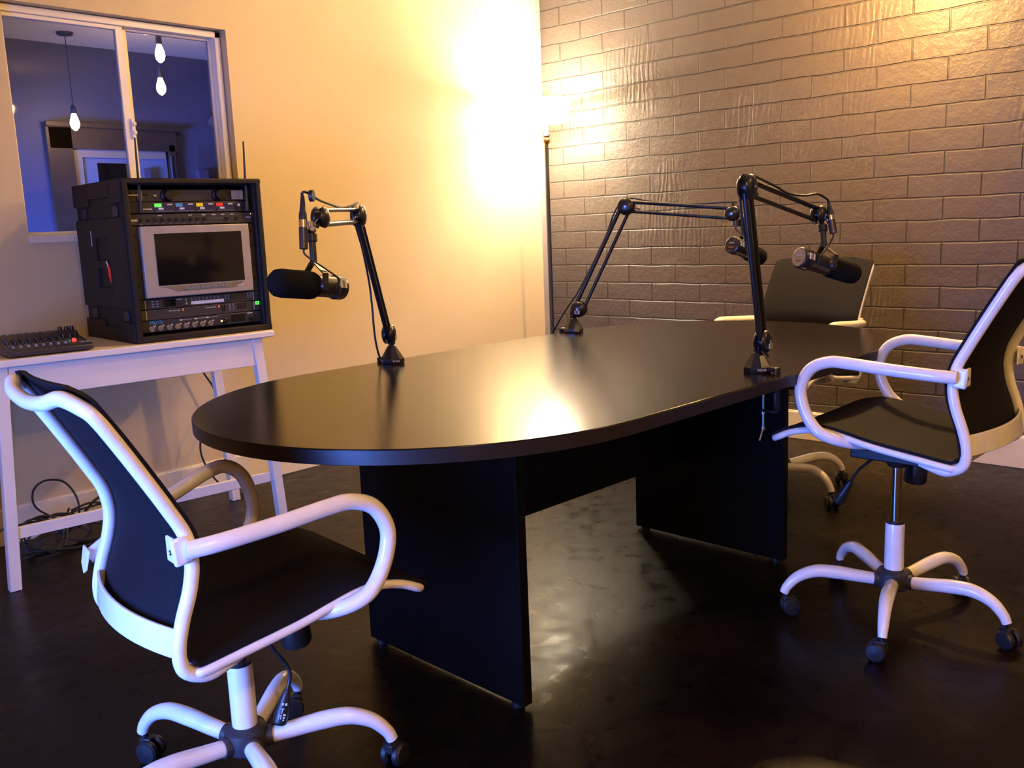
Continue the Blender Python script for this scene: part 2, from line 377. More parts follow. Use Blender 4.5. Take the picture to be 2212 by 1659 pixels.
struct(MB().box((XW - 0.02, YW - 0.004, HC / 2 + 0.08), (0.038, 0.008, HC - 0.16)).build('trim_1', 'gray_trim'))

# window_1: sliding window set in the back wall
win = empty('window_1', ((XO0 + XO1) / 2, YW + 0.06, ZO0)); struct(win)
def wpart(name, m, boxes, bevel=0.002, parent=win, label=None):
    b = MB()
    for (x0, x1, z0, z1, y0, y1) in boxes: b.box(((x0 + x1) / 2 - win.location.x, (y0 + y1) / 2 - win.location.y, (z0 + z1) / 2 - win.location.z), (x1 - x0, y1 - y0, z1 - z0))
    return b.build(name, m, parent, bevel=bevel, label=label)
a0, a1, c0, c1, yi = XO0 + 0.004, XO1 - 0.004, ZO0 + 0.001, ZO1 - 0.004, YW + 0.045
fr = 0.026; mid = 1.875
wpart('outer_frame', 'sash', [(a0, a0 + 0.012, c0, c1, yi, yi + 0.07), (a1 - fr, a1, c0, c1, yi, yi + 0.07), (a0, a1, c1 - fr, c1, yi, yi + 0.07), (a0, a1, c0, c0 + 0.010, yi, yi + 0.07)])
sl = wpart('sliding_sash', 'sash', [(a0 + 0.012, a0 + 0.020, c0 + 0.01, c1 - fr, yi + 0.012, yi + 0.034), (mid - 0.030, mid, c0 + 0.01, c1 - fr, yi + 0.012, yi + 0.034),
      (a0 + 0.02, mid - 0.03, c1 - fr - 0.016, c1 - fr, yi + 0.012, yi + 0.034), (a0 + 0.02, mid - 0.03, c0 + 0.01, c0 + 0.014, yi + 0.012, yi + 0.034)])
wpart('pane', 'glass', [(a0 + 0.018, mid - 0.028, c0 + 0.012, c1 - fr - 0.012, yi + 0.020, yi + 0.023)], 0, sl)
fs = wpart('fixed_sash', 'sash', [(mid + 0.003, mid + 0.028, c0 + 0.01, c1 - fr, yi + 0.038, yi + 0.060), (a1 - fr - 0.012, a1 - fr, c0 + 0.01, c1 - fr, yi + 0.038, yi + 0.060),
      (mid + 0.028, a1 - fr - 0.012, c1 - fr - 0.010, c1 - fr, yi + 0.038, yi + 0.060), (mid + 0.028, a1 - fr - 0.012, c0 + 0.01, c0 + 0.02, yi + 0.038, yi + 0.060)])
wpart('pane', 'glass', [(mid + 0.026, a1 - fr - 0.010, c0 + 0.018, c1 - fr - 0.008, yi + 0.047, yi + 0.050)], 0, fs)
wpart('latch', 'sash', [(mid - 0.006, mid + 0.008, 1.585, 1.665, yi + 0.000, yi + 0.014), (mid - 0.002, mid + 0.012, 1.60, 1.615, yi - 0.006, yi + 0.004), (mid - 0.002, mid + 0.012, 1.635, 1.65, yi - 0.006, yi + 0.004)])
wpart('sill', 'trim', [(XO0 + 0.001, XO1 - 0.001, ZO0 - 0.028, ZO0 + 0.0005, YW - 0.012, YW + 0.05)], 0.003)

# ------------------------------------------------------------------ room beyond the window
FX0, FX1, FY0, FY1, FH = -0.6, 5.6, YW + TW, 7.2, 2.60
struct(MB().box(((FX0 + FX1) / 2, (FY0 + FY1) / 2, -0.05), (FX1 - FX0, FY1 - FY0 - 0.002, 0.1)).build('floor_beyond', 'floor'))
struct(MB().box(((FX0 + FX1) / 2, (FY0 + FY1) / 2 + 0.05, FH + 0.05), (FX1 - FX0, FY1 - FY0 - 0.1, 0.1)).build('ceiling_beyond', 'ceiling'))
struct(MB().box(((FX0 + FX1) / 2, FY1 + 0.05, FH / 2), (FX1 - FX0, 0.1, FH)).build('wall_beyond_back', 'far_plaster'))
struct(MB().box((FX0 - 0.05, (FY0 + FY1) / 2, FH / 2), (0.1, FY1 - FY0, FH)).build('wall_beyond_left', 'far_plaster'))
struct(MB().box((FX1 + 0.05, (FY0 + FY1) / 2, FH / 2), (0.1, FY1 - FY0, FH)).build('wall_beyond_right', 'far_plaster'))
# door with a broad brown casing in the far wall
dr = empty('door_1', (3.27, FY1, 0)); struct(dr)
b = MB(); b.box((-0.40, -0.03, 1.0), (0.18, 0.05, 2.0)); b.box((0.02, -0.03, 1.93), (0.98, 0.05, 0.16)); b.box((0.02, -0.045, 2.02), (1.02, 0.07, 0.03)); b.box((0.47, -0.03, 0.95), (0.05, 0.05, 1.9))
b.build('casing', 'brown', dr)
b = MB(); b.box((-0.27, -0.02, 0.925), (0.06, 0.03, 1.85)); b.box((0.09, -0.02, 1.82), (0.66, 0.03, 0.06)); b.build('inner_trim', 'rackgrey', dr)
MB().box((0.10, -0.015, 0.895), (0.66, 0.012, 1.79)).build('door_leaf', 'farblue', dr)
MB().box((-0.02, -0.024, 1.35), (0.22, 0.006, 0.80)).build('door_glass', 'screen', dr)
st = empty('equipment_stand', (3.65, 7.0, 0))
MB().cyl((0, 0, 0.02), (0, 0, 1.80), 0.018).build('pole', 'blackpl', st)
b = MB()
for k in range(3): b.cyl((0, 0, 0.25), (0.16 * math.cos(k * 2.094), 0.16 * math.sin(k * 2.094), 0.015), 0.012)
b.build('tripod_foot', 'blackpl', st)
MB().box((0, -0.05, 1.42), (0.09, 0.07, 0.16)).build('control_box', 'blackpl', st, bevel=0.006)
tag(st, 'thin black stand carrying a small box, seen through the right pane of the window', 'stand')
for i, (x, y, z1, wd, m, lab, cat) in enumerate([(4.22, 7.09, 2.34, 0.13, 'brown', 'tall dark brown post by the right edge of the window view', 'post')]):
    tag(MB().box((x, y, z1 / 2), (wd, 0.14, z1)).build('post', m, bevel=0.004), lab, cat)
for i, (x, wd, lab) in enumerate([(3.50, 0.06, 'pale blue lit upright board just right of the doorway in the next room'), (3.98, 0.09, 'wider pale blue lit upright board between the stand and the dark post'), ]):
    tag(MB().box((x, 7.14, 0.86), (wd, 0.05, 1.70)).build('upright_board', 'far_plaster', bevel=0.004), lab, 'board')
sp = empty('wall_speaker', (4.10, 7.08, 2.10))
MB().lathe((0, 0, 0), (-0.6, -1, -0.35), [(0.0, -0.06), (0.035, -0.055), (0.045, 0.0), (0.05, 0.05), (0.0, 0.055)]).build('speaker_body', 'brown', sp)
MB().cyl((0, 0, 0), (0.02, 0.10, 0.08), 0.012).build('bracket', 'brown', sp)
tag(sp, 'small brown speaker hung high on the far wall beside the dark post', 'speaker')

def pendant(loc, ceil, label, group=None, energy=6):
    x, y, z = loc
    t = empty('pendant_lamp', (x, y, ceil))
    dz = z - ceil
    MB().lathe((0, 0, 0), (0, 0, -1), [(0.0, -0.0), (0.055, 0.001), (0.05, 0.018), (0.006, 0.024)]).build('canopy', 'cord', t)
    MB().cyl((0, 0, -0.02), (0, 0, dz + 0.10), 0.0035, seg=8).build('cord', 'cord', t)
    MB().lathe((0, 0, dz + 0.045), (0, 0, 1), [(0.018, 0), (0.020, 0.01), (0.018, 0.045), (0.008, 0.06)]).build('socket', 'cord', t)
    MB().lathe((0, 0, dz + 0.05), (0, 0, -1), [(0.012, 0.0), (0.018, 0.02), (0.028, 0.05), (0.032, 0.075), (0.026, 0.10), (0.010, 0.118), (0.0, 0.122)]).build('bulb', 'bulb', t)
    point('pendant_glow', (x, y, z - 0.02), energy, WARM, 0.045)
    return tag(t, label, 'lamp', group)
pendant((2.85, 6.8, 2.01), FH, 'bare filament bulb on the longest cord, behind the left window pane', energy=0.6)
pendant((3.12, 6.0, 2.38), FH, 'upper of the two filament bulbs behind the right window pane', energy=0.5)
pendant((3.26, 6.3, 2.22), FH, 'lower of the two filament bulbs behind the right window pane', energy=0.5)
for i, p in enumerate(PEND):
    pendant(p, HC, ['filament pendant above the brick wall, throwing the amber patch', 'filament pendant over the conference table', 'filament pendant over the camera side of the room', 'filament pendant near the front of the room'][i], energy=[100, 33, 56, 18][i])

# ------------------------------------------------------------------ floor lamp in the corner
lp = empty('floor_lamp', (4.20, 3.60, 0))
MB().lathe((0, 0, 0), (0, 0, 1), [(0.0, 0.001), (0.135, 0.001), (0.138, 0.012), (0.10, 0.026), (0.03, 0.036), (0.014, 0.06)]).build('base', 'bronze', lp)
MB().lathe((0, 0, 0), (0, 0, 1), [(0.011, 0.05), (0.0115, 0.8), (0.0115, 1.60), (0.010, 1.615)]).build('pole', 'bronze', lp)
MB().lathe((0, 0, 0), (0, 0, 1), [(0.010, 1.612), (0.021, 1.628), (0.022, 1.645), (0.018, 1.652), (0.024, 1.664), (0.0, 1.665)]).build('socket_cup', 'brass', lp)
MB().lathe((0, 0, 0), (0, 0, 1), [(0.010, 1.66), (0.012, 1.72), (0.030, 1.77), (0.038, 1.80), (0.030, 1.83), (0.0, 1.842)]).build('bulb', 'lampbulb', lp)
def ring_shade():
    b = MB(); prof = [(0.115, 1.735), (0.135, 1.80), (0.150, 1.865), (0.152, 1.865), (0.137, 1.80), (0.117, 1.735)]
    seg = 40; R_ = [[(r * math.cos(2 * PI * k / seg), r * math.sin(2 * PI * k / seg), z) for k in range(seg)] for r, z in prof]
    b.rings(R_, False, True); return b
ring_shade().build('shade', 'shade', lp)
tag(lp, 'slim dark floor lamp with a brightly glowing shade standing in the room corner', 'floor lamp')
point('floor_lamp_glow', (4.20, 3.60, 1.80), 140, (1.0, 0.84, 0.64), 0.045)

# ------------------------------------------------------------------ conference table
tb = empty('conference_table', (2.198, 1.727, 0), R(-1.65))
def racetrack(half, a, hw, e=2.0, n=44):
    P = []
    for sx in (1, -1):
        for k in range(n + 1):
            t = -PI / 2 + PI * k / n
            c, s = math.cos(t), math.sin(t)
            x = (abs(c) ** (2 / e)) * a + (half - a); y = math.copysign(abs(s) ** (2 / e), s) * hw
            P.append((sx * x, sx * y))
    return P
MB().prism(racetrack(1.226, 0.634, 0.610), 0.704, 0.737).build('tabletop', 'table', tb, bevel=0.0018)
b = MB(); O = racetrack(1.2275, 0.6355, 0.6115); I = racetrack(1.2255, 0.6335, 0.6095)
R_ = [[(x, y, 0.7055) for x, y in O], [(x, y, 0.7345) for x, y in O], [(x, y, 0.7345) for x, y in I], [(x, y, 0.7055) for x, y in I]]
b.rings(R_, False, True).build('edge_band', 'table_edge', tb)
for i, px in enumerate((-0.675, 0.579)):
    lg = MB().box((px + (-0.014 if i == 0 else 0.014) * 0, -0.03, 0.358), (0.028, 0.61, 0.692)).build('leg_panel', 'table_leg', tb, bevel=0.001)
    for yy in (-0.30, 0.24):
        MB().cyl((px, yy, 0.0), (px, yy, 0.013), 0.016).build('glide', 'blackpl', lg)
MB().box((-0.048, -0.03, 0.525), (1.226, 0.018, 0.355)).build('modesty_panel', 'table_leg', tb)
for px in (-0.44, 0.18): MB().cyl((px, -0.0385, 0.668), (px, -0.0415, 0.668), 0.006).build('screw_cap', 'labelw', tb)
tag(tb, 'dark espresso oval conference table on two panel legs with boom arms clamped round it', 'table')

# ------------------------------------------------------------------ white console table
cs = empty('console_table', (1.50, 3.225, 0), R(-5.4))
HWC, DC = 0.520, 0.50
b = MB().box((0, DC / 2, 0.773), (2 * HWC, DC, 0.024)); b.build('tabletop', 'white_wood', cs, bevel=0.004)
MB().box((0, 0.035, 0.705), (0.90, 0.018, 0.106)).build('apron', 'white_wood', cs, bevel=0.002)
MB().box((0, DC - 0.035, 0.705), (0.90, 0.018, 0.106)).build('apron', 'white_wood', cs, bevel=0.002)
for sx in (-1, 1):
    MB().box((sx * 0.455, DC / 2, 0.705), (0.018, DC - 0.09, 0.106)).build('apron', 'white_wood', cs, bevel=0.002)
def sq_leg(xt, yt, xb, yb, h, ztop):
    b = MB(); V = []
    for (x, y, z) in ((xb, yb, 0.001), (xt, yt, ztop)):
        V.append([b.bm.verts.new((x + sx * h, y + sy * h, z)) for sx, sy in ((-1, -1), (1, -1), (1, 1), (-1, 1))])
    b.bm.faces.new(V[0][::-1]); b.bm.faces.new(V[1])
    for k in range(4): b.bm.faces.new((V[0][k], V[0][(k + 1) % 4], V[1][(k + 1) % 4], V[1][k]))
    return b
for sx in (-1, 1):
    for (yt, yb) in ((0.040, 0.030), (DC - 0.04, DC - 0.03)):
        sq_leg(sx * 0.455, yt, sx * 0.502, yb, 0.0185, 0.761).build('leg', 'white_wood', cs, bevel=0.002)
MB().box((0, 0.032, 0.195), (0.945, 0.018, 0.040)).build('stretcher', 'white_wood', cs, bevel=0.002)
tag(cs, 'white painted console table with splayed legs under the window', 'console table')

# ------------------------------------------------------------------ rack case with its gear
CW, CD, CH = 0.535, 0.50, 0.590
rc = empty('equipment_rack_case', (1.505, 3.275, 0.7855), R(-4.3))
b = MB(); t = 0.022
for (x0, x1, z0, z1) in ((0.006, 0.006 + t, 0.01, CH - 0.01), (CW - t - 0.006, CW - 0.006, 0.01, CH - 0.01), (0.006, CW - 0.006, CH - t, CH - 0.004), (0.006, CW - 0.006, 0.004, t)):
    b.box(((x0 + x1) / 2, CD / 2, (z0 + z1) / 2), (x1 - x0, CD, z1 - z0))
b.box((CW / 2, CD - 0.01, CH / 2), (CW - 0.02, 0.018, CH - 0.02))
b.build('shell', 'case', rc, bevel=0.006)
for x in (0.004, CW - 0.004):                        # moulded bumper bands on the sides
    b = MB()
    for (z0, z1, y0, y1) in ((0.0, 0.075, 0.0, 0.12), (0.0, 0.075, 0.30, CD), (0.0, 0.05, 0.1, 0.32), (0.125, 0.455, 0.004, CD - 0.004), (0.505, CH, 0.0, 0.12), (0.505, CH, 0.34, CD), (0.53, CH, 0.1, 0.36)):
        if z0 == 0.125:                              # middle panel with the handle pocket left open
            for (ya, yb, za, zb) in ((y0, 0.17, z0, z1), (0.31, y1, z0, z1), (0.17, 0.31, z0, 0.20), (0.17, 0.31, 0.385, z1), (0.17, 0.31, 0.272, 0.300)):
                b.box((x, (ya + yb) / 2, (za + zb) / 2), (0.016, yb - ya, zb - za))
        else: b.box((x, (y0 + y1) / 2, (z0 + z1) / 2), (0.016, y1 - y0, z1 - z0))
    b.build('side_bumper', 'case', rc, bevel=0.003)
for x in (0.004, CW - 0.004):
    for z in (0.098, 0.478):
        for y in (0.075, 0.40): MB().box((x, y, z), (0.014, 0.045, 0.038)).build('latch', 'blackpl', rc, bevel=0.002)
b = MB()
b.box((CW / 2, -0.003, CH - 0.010), (CW + 0.004, 0.022, 0.020)).box((CW / 2, -0.003, 0.012), (CW + 0.004, 0.022, 0.024)).box((0.010, -0.003, CH / 2), (0.020, 0.022, CH - 0.02)).box((CW - 0.010, -0.003, CH / 2), (0.020, 0.022, CH - 0.02))
b.build('front_rim', 'case', rc, bevel=0.005)
MB().box((0.0005 - 0.006, 0.335, 0.385), (0.001, 0.005, 0.055)).build('sticker_strip', 'labelw', rc)
MB().poly([(-0.006, 0.19, 0.30), (-0.006, 0.165, 0.27), (-0.006, 0.17, 0.22), (-0.006, 0.185, 0.245)], (-0.003, 0, 0)).build('tag', 'red', rc, label='red tag on the side handle')
MB().tube([(-0.006, 0.20, 0.292), (-0.012, 0.185, 0.30), (-0.010, 0.18, 0.285), (-0.006, 0.19, 0.27)], 0.002, seg=8).build('tag_loop', 'labelw', rc)
MB().box((CW / 2, 0.085, CH / 2), (CW - 0.05, 0.004, CH - 0.05)).build('inner_baffle', 'cavity', rc)
RX0, RX1 = 0.028, CW - 0.028; RW = RX1 - RX0
def v2z(v): return CH * (1 - v)
def unit(name, v0, v1, m, y=0.024, label=None, x0=RX0, x1=RX1, bevel=0.0012):
    z1, z0 = v2z(v0), v2z(v1)
    return MB().box(((x0 + x1) / 2, y + 0.02, (z0 + z1) / 2), (x1 - x0, 0.04, z1 - z0 - 0.0012)).build(name, m, rc, bevel=bevel, label=label)
def fx(u): return RX0 + u * RW
def plate(name, m, par, u0, u1, v0, v1, y=0.024, th=0.0012, label=None):
    return MB().box((fx((u0 + u1) / 2), y - th / 2, v2z((v0 + v1) / 2)), ((u1 - u0) * RW, th, (v1 - v0) * CH)).build(name, m, par, label=label)
def knobs(name, m, par, us, v, r=0.0065, d=0.010, y=0.024):
    for u in us:
        MB().lathe((fx(u), y, v2z(v)), (0, -1, 0), [(r * 1.15, 0), (r * 1.1, d * 0.3), (r * 0.85, d * 0.4), (r * 0.8, d), (0, d)], seg=16).build(name, m, par)
# headphone amplifier with two large knobs
u = unit('headphone_amplifier', 0.062, 0.138, 'rackdark', y=0.055)
plate('faceplate', 'rackmid', u, 0.14, 0.93, 0.066, 0.135, y=0.055)
knobs('large_knob', 'knob', u, (0.33, 0.745), 0.098, r=0.021, d=0.030, y=0.054)
plate('aluminium_bracket', 'rackgrey', u, 0.86, 0.96, 0.070, 0.128, y=0.048); plate('aluminium_bracket', 'rackgrey', u, 0.10, 0.135, 0.068, 0.13, y=0.05)
plate('paper_label', 'labelw', u, 0.03, 0.115, 0.092, 0.101, y=0.048)
plate('socket_panel', 'blackpl', u, 0.80, 0.85, 0.072, 0.13, y=0.050)
knobs('chrome_jack', 'chrome', u, (0.235,), 0.100, r=0.006, d=0.006, y=0.052)
knobs('screw', 'knob', u, (0.16, 0.18), 0.095, r=0.004, d=0.002, y=0.053)
# four channel wireless receiver
u = unit('wireless_receiver', 0.140, 0.208, 'rackdark', y=0.030)
for k, (m, lab) in enumerate((('green', 'green channel block'), ('blue', 'blue channel block'), ('yellow', 'yellow channel block'), ('red', 'red channel block'))):
    a = 0.205 + 0.166 * k
    s = plate('channel_display', 'navy', u, a, a + 0.145, 0.150, 0.198, y=0.030)
    plate('colour_block', m, s, a, a + 0.055, 0.150, 0.172, y=0.0285, label=lab)
    plate('white_button', 'labelw', s, a + 0.030, a + 0.068, 0.176, 0.188, y=0.0285)
    plate('white_button', 'ink', s, a + 0.10, a + 0.140, 0.152, 0.161, y=0.0285)
    plate('grey_line', 'labelg', s, a + 0.008, a + 0.145, 0.195, 0.199, y=0.0285)
knobs('white_knob', 'labelw', u, (0.895,), 0.165, r=0.005, d=0.008, y=0.030)
plate('power_switch', 'knob', u, 0.86, 0.885, 0.155, 0.195, y=0.029)
plate('brand_lettering', 'ink', u, 0.105, 0.185, 0.180, 0.187, y=0.0295)
for (ux, tip) in ((0.085, 0.012), (0.945, 0.012)):
    a = MB().lathe((fx(ux), 0.012, v2z(0.205)), (tip if ux < 0.5 else 0.03, -0.02, 1), [(0.008, 0), (0.008, 0.03), (0.0055, 0.045), (0.0045, 0.12), (0.0032, 0.25), (0.003, 0.262), (0.0, 0.264)], seg=12).build('antenna', 'blackpl', u)
# preamp with a row of knobs
u = unit('channel_preamp', 0.213, 0.283, 'rackdark')
knobs('small_knob', 'knob', u, [0.085 + 0.056 * k for k in range(10)] + [0.78, 0.86], 0.250)
for k in range(10): plate('knob_caption', 'labelg', u, 0.078 + 0.056 * k, 0.096 + 0.056 * k, 0.272, 0.276)
for a in (0.22, 0.46, 0.57, 0.655, 0.73, 0.81): plate('section_caption', 'ink', u, a, a + 0.03, 0.222, 0.227)
plate('paper_label', 'ink', u, 0.008, 0.062, 0.244, 0.258)
for k in range(4): knobs('push_button', 'labelg', u, (0.64 + 0.028 * k,), 0.25, r=0.0018, d=0.002)
plate('brand_lettering', 'ink', u, 0.945, 0.985, 0.243, 0.249)
knobs('power_led', 'amber', u, (0.99,), 0.225, r=0.0015, d=0.001)
# rack monitor
u = unit('rack_monitor', 0.287, 0.735, 'rackmid')
MB().box((fx(0.497), 0.012, v2z(0.508)), (RW * 0.885, 0.022, CH * 0.440)).build('bezel', 'rackgrey', u, bevel=0.004)
plate('screen', 'screen', u, 0.155, 0.865, 0.335, 0.655, y=0.001, th=0.0015)
pp = [(0.17, 0.662), (0.86, 0.662), (0.80, 0.690), (0.77, 0.697), (0.31, 0.697), (0.28, 0.690), (0.235, 0.672)]
MB().poly([(fx(a), -0.0005, v2z(c)) for a, c in pp], (0, 0.0015, 0)).build('button_strip', 'steel', u)
b = MB()
for k in range(13): b.box((fx(0.355 + 0.0285 * k), -0.0015, v2z(0.6805)), (0.0095, 0.0018, 0.0090))
b.build('menu_buttons', 'labelg', u)
for k, v in enumerate((0.34, 0.43, 0.56, 0.65)):
    for ux in (0.022, 0.978): knobs('rack_screw', 'knob', u, (ux,), v, r=0.0045, d=0.003)
plate('brand_lettering', 'ink', u, 0.80, 0.855, 0.682, 0.687, y=0.0005)
plate('orange_mark', 'orange', u, 0.868, 0.876, 0.675, 0.693, y=0.0005)
# recorder with the white label strip
u = unit('video_switcher', 0.737, 0.800, 'rackdark')
plate('end_cap', 'rackgrey', u, 0.048, 0.056, 0.742, 0.795); plate('end_cap', 'rackgrey', u, 0.945, 0.953, 0.742, 0.795)
plate('small_display', 'screen', u, 0.19, 0.29, 0.745, 0.790); plate('small_display', 'screen', u, 0.755, 0.86, 0.742, 0.778)
plate('label_strip', 'labelw', u, 0.415, 0.69, 0.770, 0.790, label='white marking tape strip')
b = MB()
for k in range(8): b.box((fx(0.42 + 0.032 * k), 0.0225, v2z(0.752)), (0.006, 0.002, 0.004)).box((fx(0.42 + 0.032 * k), 0.0225, v2z(0.762)), (0.006, 0.002, 0.003))
for ux in (0.11, 0.145): 
    for k in range(3): b.box((fx(ux), 0.0225, v2z(0.752 + 0.016 * k)), (0.010, 0.002, 0.005))
for ux in (0.705, 0.73, 0.90, 0.925):
    for k in range(3): b.box((fx(ux), 0.0225, v2z(0.750 + 0.012 * k)), (0.005, 0.002, 0.004))
b.build('buttons', 'labelg', u)
knobs('toggle', 'steel', u, (0.375,), 0.755, r=0.004, d=0.004); knobs('toggle', 'steel', u, (0.378,), 0.781, r=0.004, d=0.004)
plate('brand_lettering', 'ink', u, 0.30, 0.345, 0.748, 0.752)
# twin recorder
u = unit('video_recorder', 0.802, 0.868, 'rackmid')
plate('end_cap', 'rackgrey', u, 0.048, 0.056, 0.806, 0.862); plate('end_cap', 'rackgrey', u, 0.945, 0.953, 0.806, 0.862)
for a in (0.275, 0.575):
    text('Blackmagicdesign', 0.0062, basis((fx(a), 0.0235, v2z(0.818)), (1, 0, 0), (0, 0, 1)), 'ink', 'brand_lettering', u)
    plate('orange_mark', 'orange', u, a + 0.062, a + 0.075, 0.809, 0.825)
plate('small_display', 'screen', u, 0.80, 0.885, 0.806, 0.846)
plate('disc_slot', 'knob', u, 0.665, 0.675, 0.81, 0.85); plate('disc_slot', 'knob', u, 0.685, 0.695, 0.81, 0.85)
b = MB()
for ux in (0.735, 0.765):
    for k in range(4): b.box((fx(ux), 0.0225, v2z(0.812 + 0.012 * k)), (0.006, 0.002, 0.004))
b.build('buttons', 'labelg', u)
# audio interface
u = unit('audio_interface', 0.870, 0.943, 'rackdark')
text('MOTU', 0.017, basis((fx(0.125), 0.0235, v2z(0.8835)), (1, 0, 0), (0, 0, 1)), 'blue', 'brand_lettering', u)
for k in range(8):
    a = 0.085 + 0.068 * k
    MB().lathe((fx(a), 0.024, v2z(0.922)), (0, -1, 0), [(0.0105, 0), (0.0105, 0.002), (0.008, 0.0025), (0.007, 0.001), (0, 0.001)], seg=16).build('input_jack', 'steel', u)
    MB().box((fx(a + 0.022), 0.0225, v2z(0.905)), (0.006, 0.002, 0.005)).build('gain_mark', 'ink', u)
for a, c in ((0.31, 'labelw'), (0.43, 'labelw'), (0.53, 'labelw')):
    plate('caption_block', c, u, a, a + 0.018, 0.878, 0.886); plate('caption_line', 'labelg', u, a + 0.022, a + 0.10, 0.879, 0.885)
plate('level_meter', 'screen', u, 0.74, 0.86, 0.882, 0.928); knobs('power_led', 'amber', u, (0.655,), 0.915, r=0.003, d=0.002)
knobs('volume_knob', 'knob', u, (0.92, 0.685), 0.915, r=0.010, d=0.012); plate('caption_block', 'ink', u, 0.885, 0.93, 0.877, 0.884)
plate('green_sticker', 'green', u, 0.962, 0.998, 0.806, 0.829, y=0.0235, label='green sticker lettered A')
text('A', 0.011, basis((fx(0.980), 0.0216, v2z(0.8175)), (1, 0, 0), (0, 0, 1)), 'knob', 'sticker_letter', u)
tag(rc, 'black moulded rack case full of audio gear and a monitor, standing on the white console', 'equipment case')

# ------------------------------------------------------------------ mixer on the console
mx = empty('audio_mixer', (1.212, 3.283, 0.7855), R(-7.0))
HM, DM = 0.135, 0.235
b = MB(); prof = [(0, 0.004), (0, 0.020), (0.012, 0.026), (0.165, 0.044), (0.185, 0.058), (DM, 0.062), (DM, 0.004)]
b.poly([(-HM, y, z) for y, z in prof], (2 * HM, 0, 0)).build('body', 'rackdark', mx, bevel=0.003)
def mz(y): return 0.026 + (y - 0.012) * 0.018 / 0.153 if y < 0.165 else 0.0605
for k in range(8):
    x = -0.112 + 0.0235 * k
    MB().box((x, 0.050, mz(0.05)), (0.003, 0.062, 0.0012)).build('fader_slot', 'knob', mx)
    MB().box((x, 0.032, mz(0.032) + 0.005), (0.010, 0.018, 0.010), taper=0.7).build('fader_cap', 'labelg', mx, bevel=0.001)
    for y, m in ((0.100, 'knob'), (0.122, 'knob'), (0.146, 'knob')):
        MB().lathe((x, y, mz(y)), (0, 0, 1), [(0.0058, 0), (0.005, 0.010), (0, 0.0105)], seg=12).build('knob', m, mx)
    if k < 7: MB().lathe((x, 0.205, 0.0610), (0, 0, 1), [(0.004, 0), (0.004, 0.002), (0, 0.0022)], seg=12).build('jack', 'steel', mx)
    MB().box((x, 0.076, mz(0.076) + 0.001), (0.008, 0.010, 0.0015)).build('scribble_mark', 'labelg', mx)
for x in (0.082, 0.104, 0.122): MB().lathe((x, 0.205, 0.0610), (0, 0, 1), [(0.008, 0), (0.007, 0.013), (0, 0.0135)], seg=12).build('knob', 'knob', mx)
for (x, y) in ((0.072, 0.13), (0.092, 0.12), (0.115, 0.14)): MB().lathe((x, y, mz(y)), (0, 0, 1), [(0.008, 0), (0.007, 0.013), (0, 0.0135)], seg=12).build('knob', 'knob', mx)
MB().lathe((0.088, 0.058, mz(0.058)), (0, 0, 1), [(0.0075, 0), (0.0065, 0.010), (0, 0.012)], seg=14).build('red_knob', 'redled', mx, label='lit red button')
MB().lathe((0.068, 0.048, mz(0.048)), (0, 0, 1), [(0.0065, 0), (0.006, 0.009), (0, 0.011)], seg=14).build('blue_knob', 'blue', mx, label='blue button')
for x in (0.106, 0.124): MB().box((x, 0.035, mz(0.035) + 0.001), (0.014, 0.03, 0.003)).build('transport_button', 'labelg', mx)
tag(mx, 'small black audio mixer with a lit red button on the white console', 'mixer')

# ------------------------------------------------------------------ office chairs
BACK = [(-0.085, 0.399), (-0.120, 0.395), (-0.155, 0.393), (-0.188, 0.412), (-0.194, 0.450), (-0.183, 0.500), (-0.164, 0.555), (-0.156, 0.605), (-0.164, 0.655), (-0.188, 0.705), (-0.222, 0.768), (-0.258, 0.832), (-0.286, 0.878)]
SEAT = [(-0.158, 0.404), (-0.085, 0.414), (0.029, 0.430), (0.105, 0.446), (0.165, 0.456), (0.215, 0.454), (0.262, 0.442), (0.300, 0.424)]
ARM = [(-0.170, 0.632), (-0.120, 0.636), (-0.011, 0.643), (0.090, 0.651), (0.140, 0.651), (0.189, 0.630), (0.217, 0.582), (0.213, 0.533), (0.190, 0.485), (0.160, 0.457)]
ARM_LOOSE = [(-0.198, 0.502), (-0.140, 0.536), (-0.085, 0.569), (0.004, 0.603), (0.066, 0.629), (0.116, 0.637), (0.157, 0.605), (0.175, 0.545), (0.172, 0.500), (0.150, 0.457)]
def interp(P, f):
    x = f * (len(P) - 1); j = min(int(x), len(P) - 2); t = x - j
    return P[j][0] + (P[j + 1][0] - P[j][0]) * t, P[j][1] + (P[j + 1][1] - P[j][1]) * t
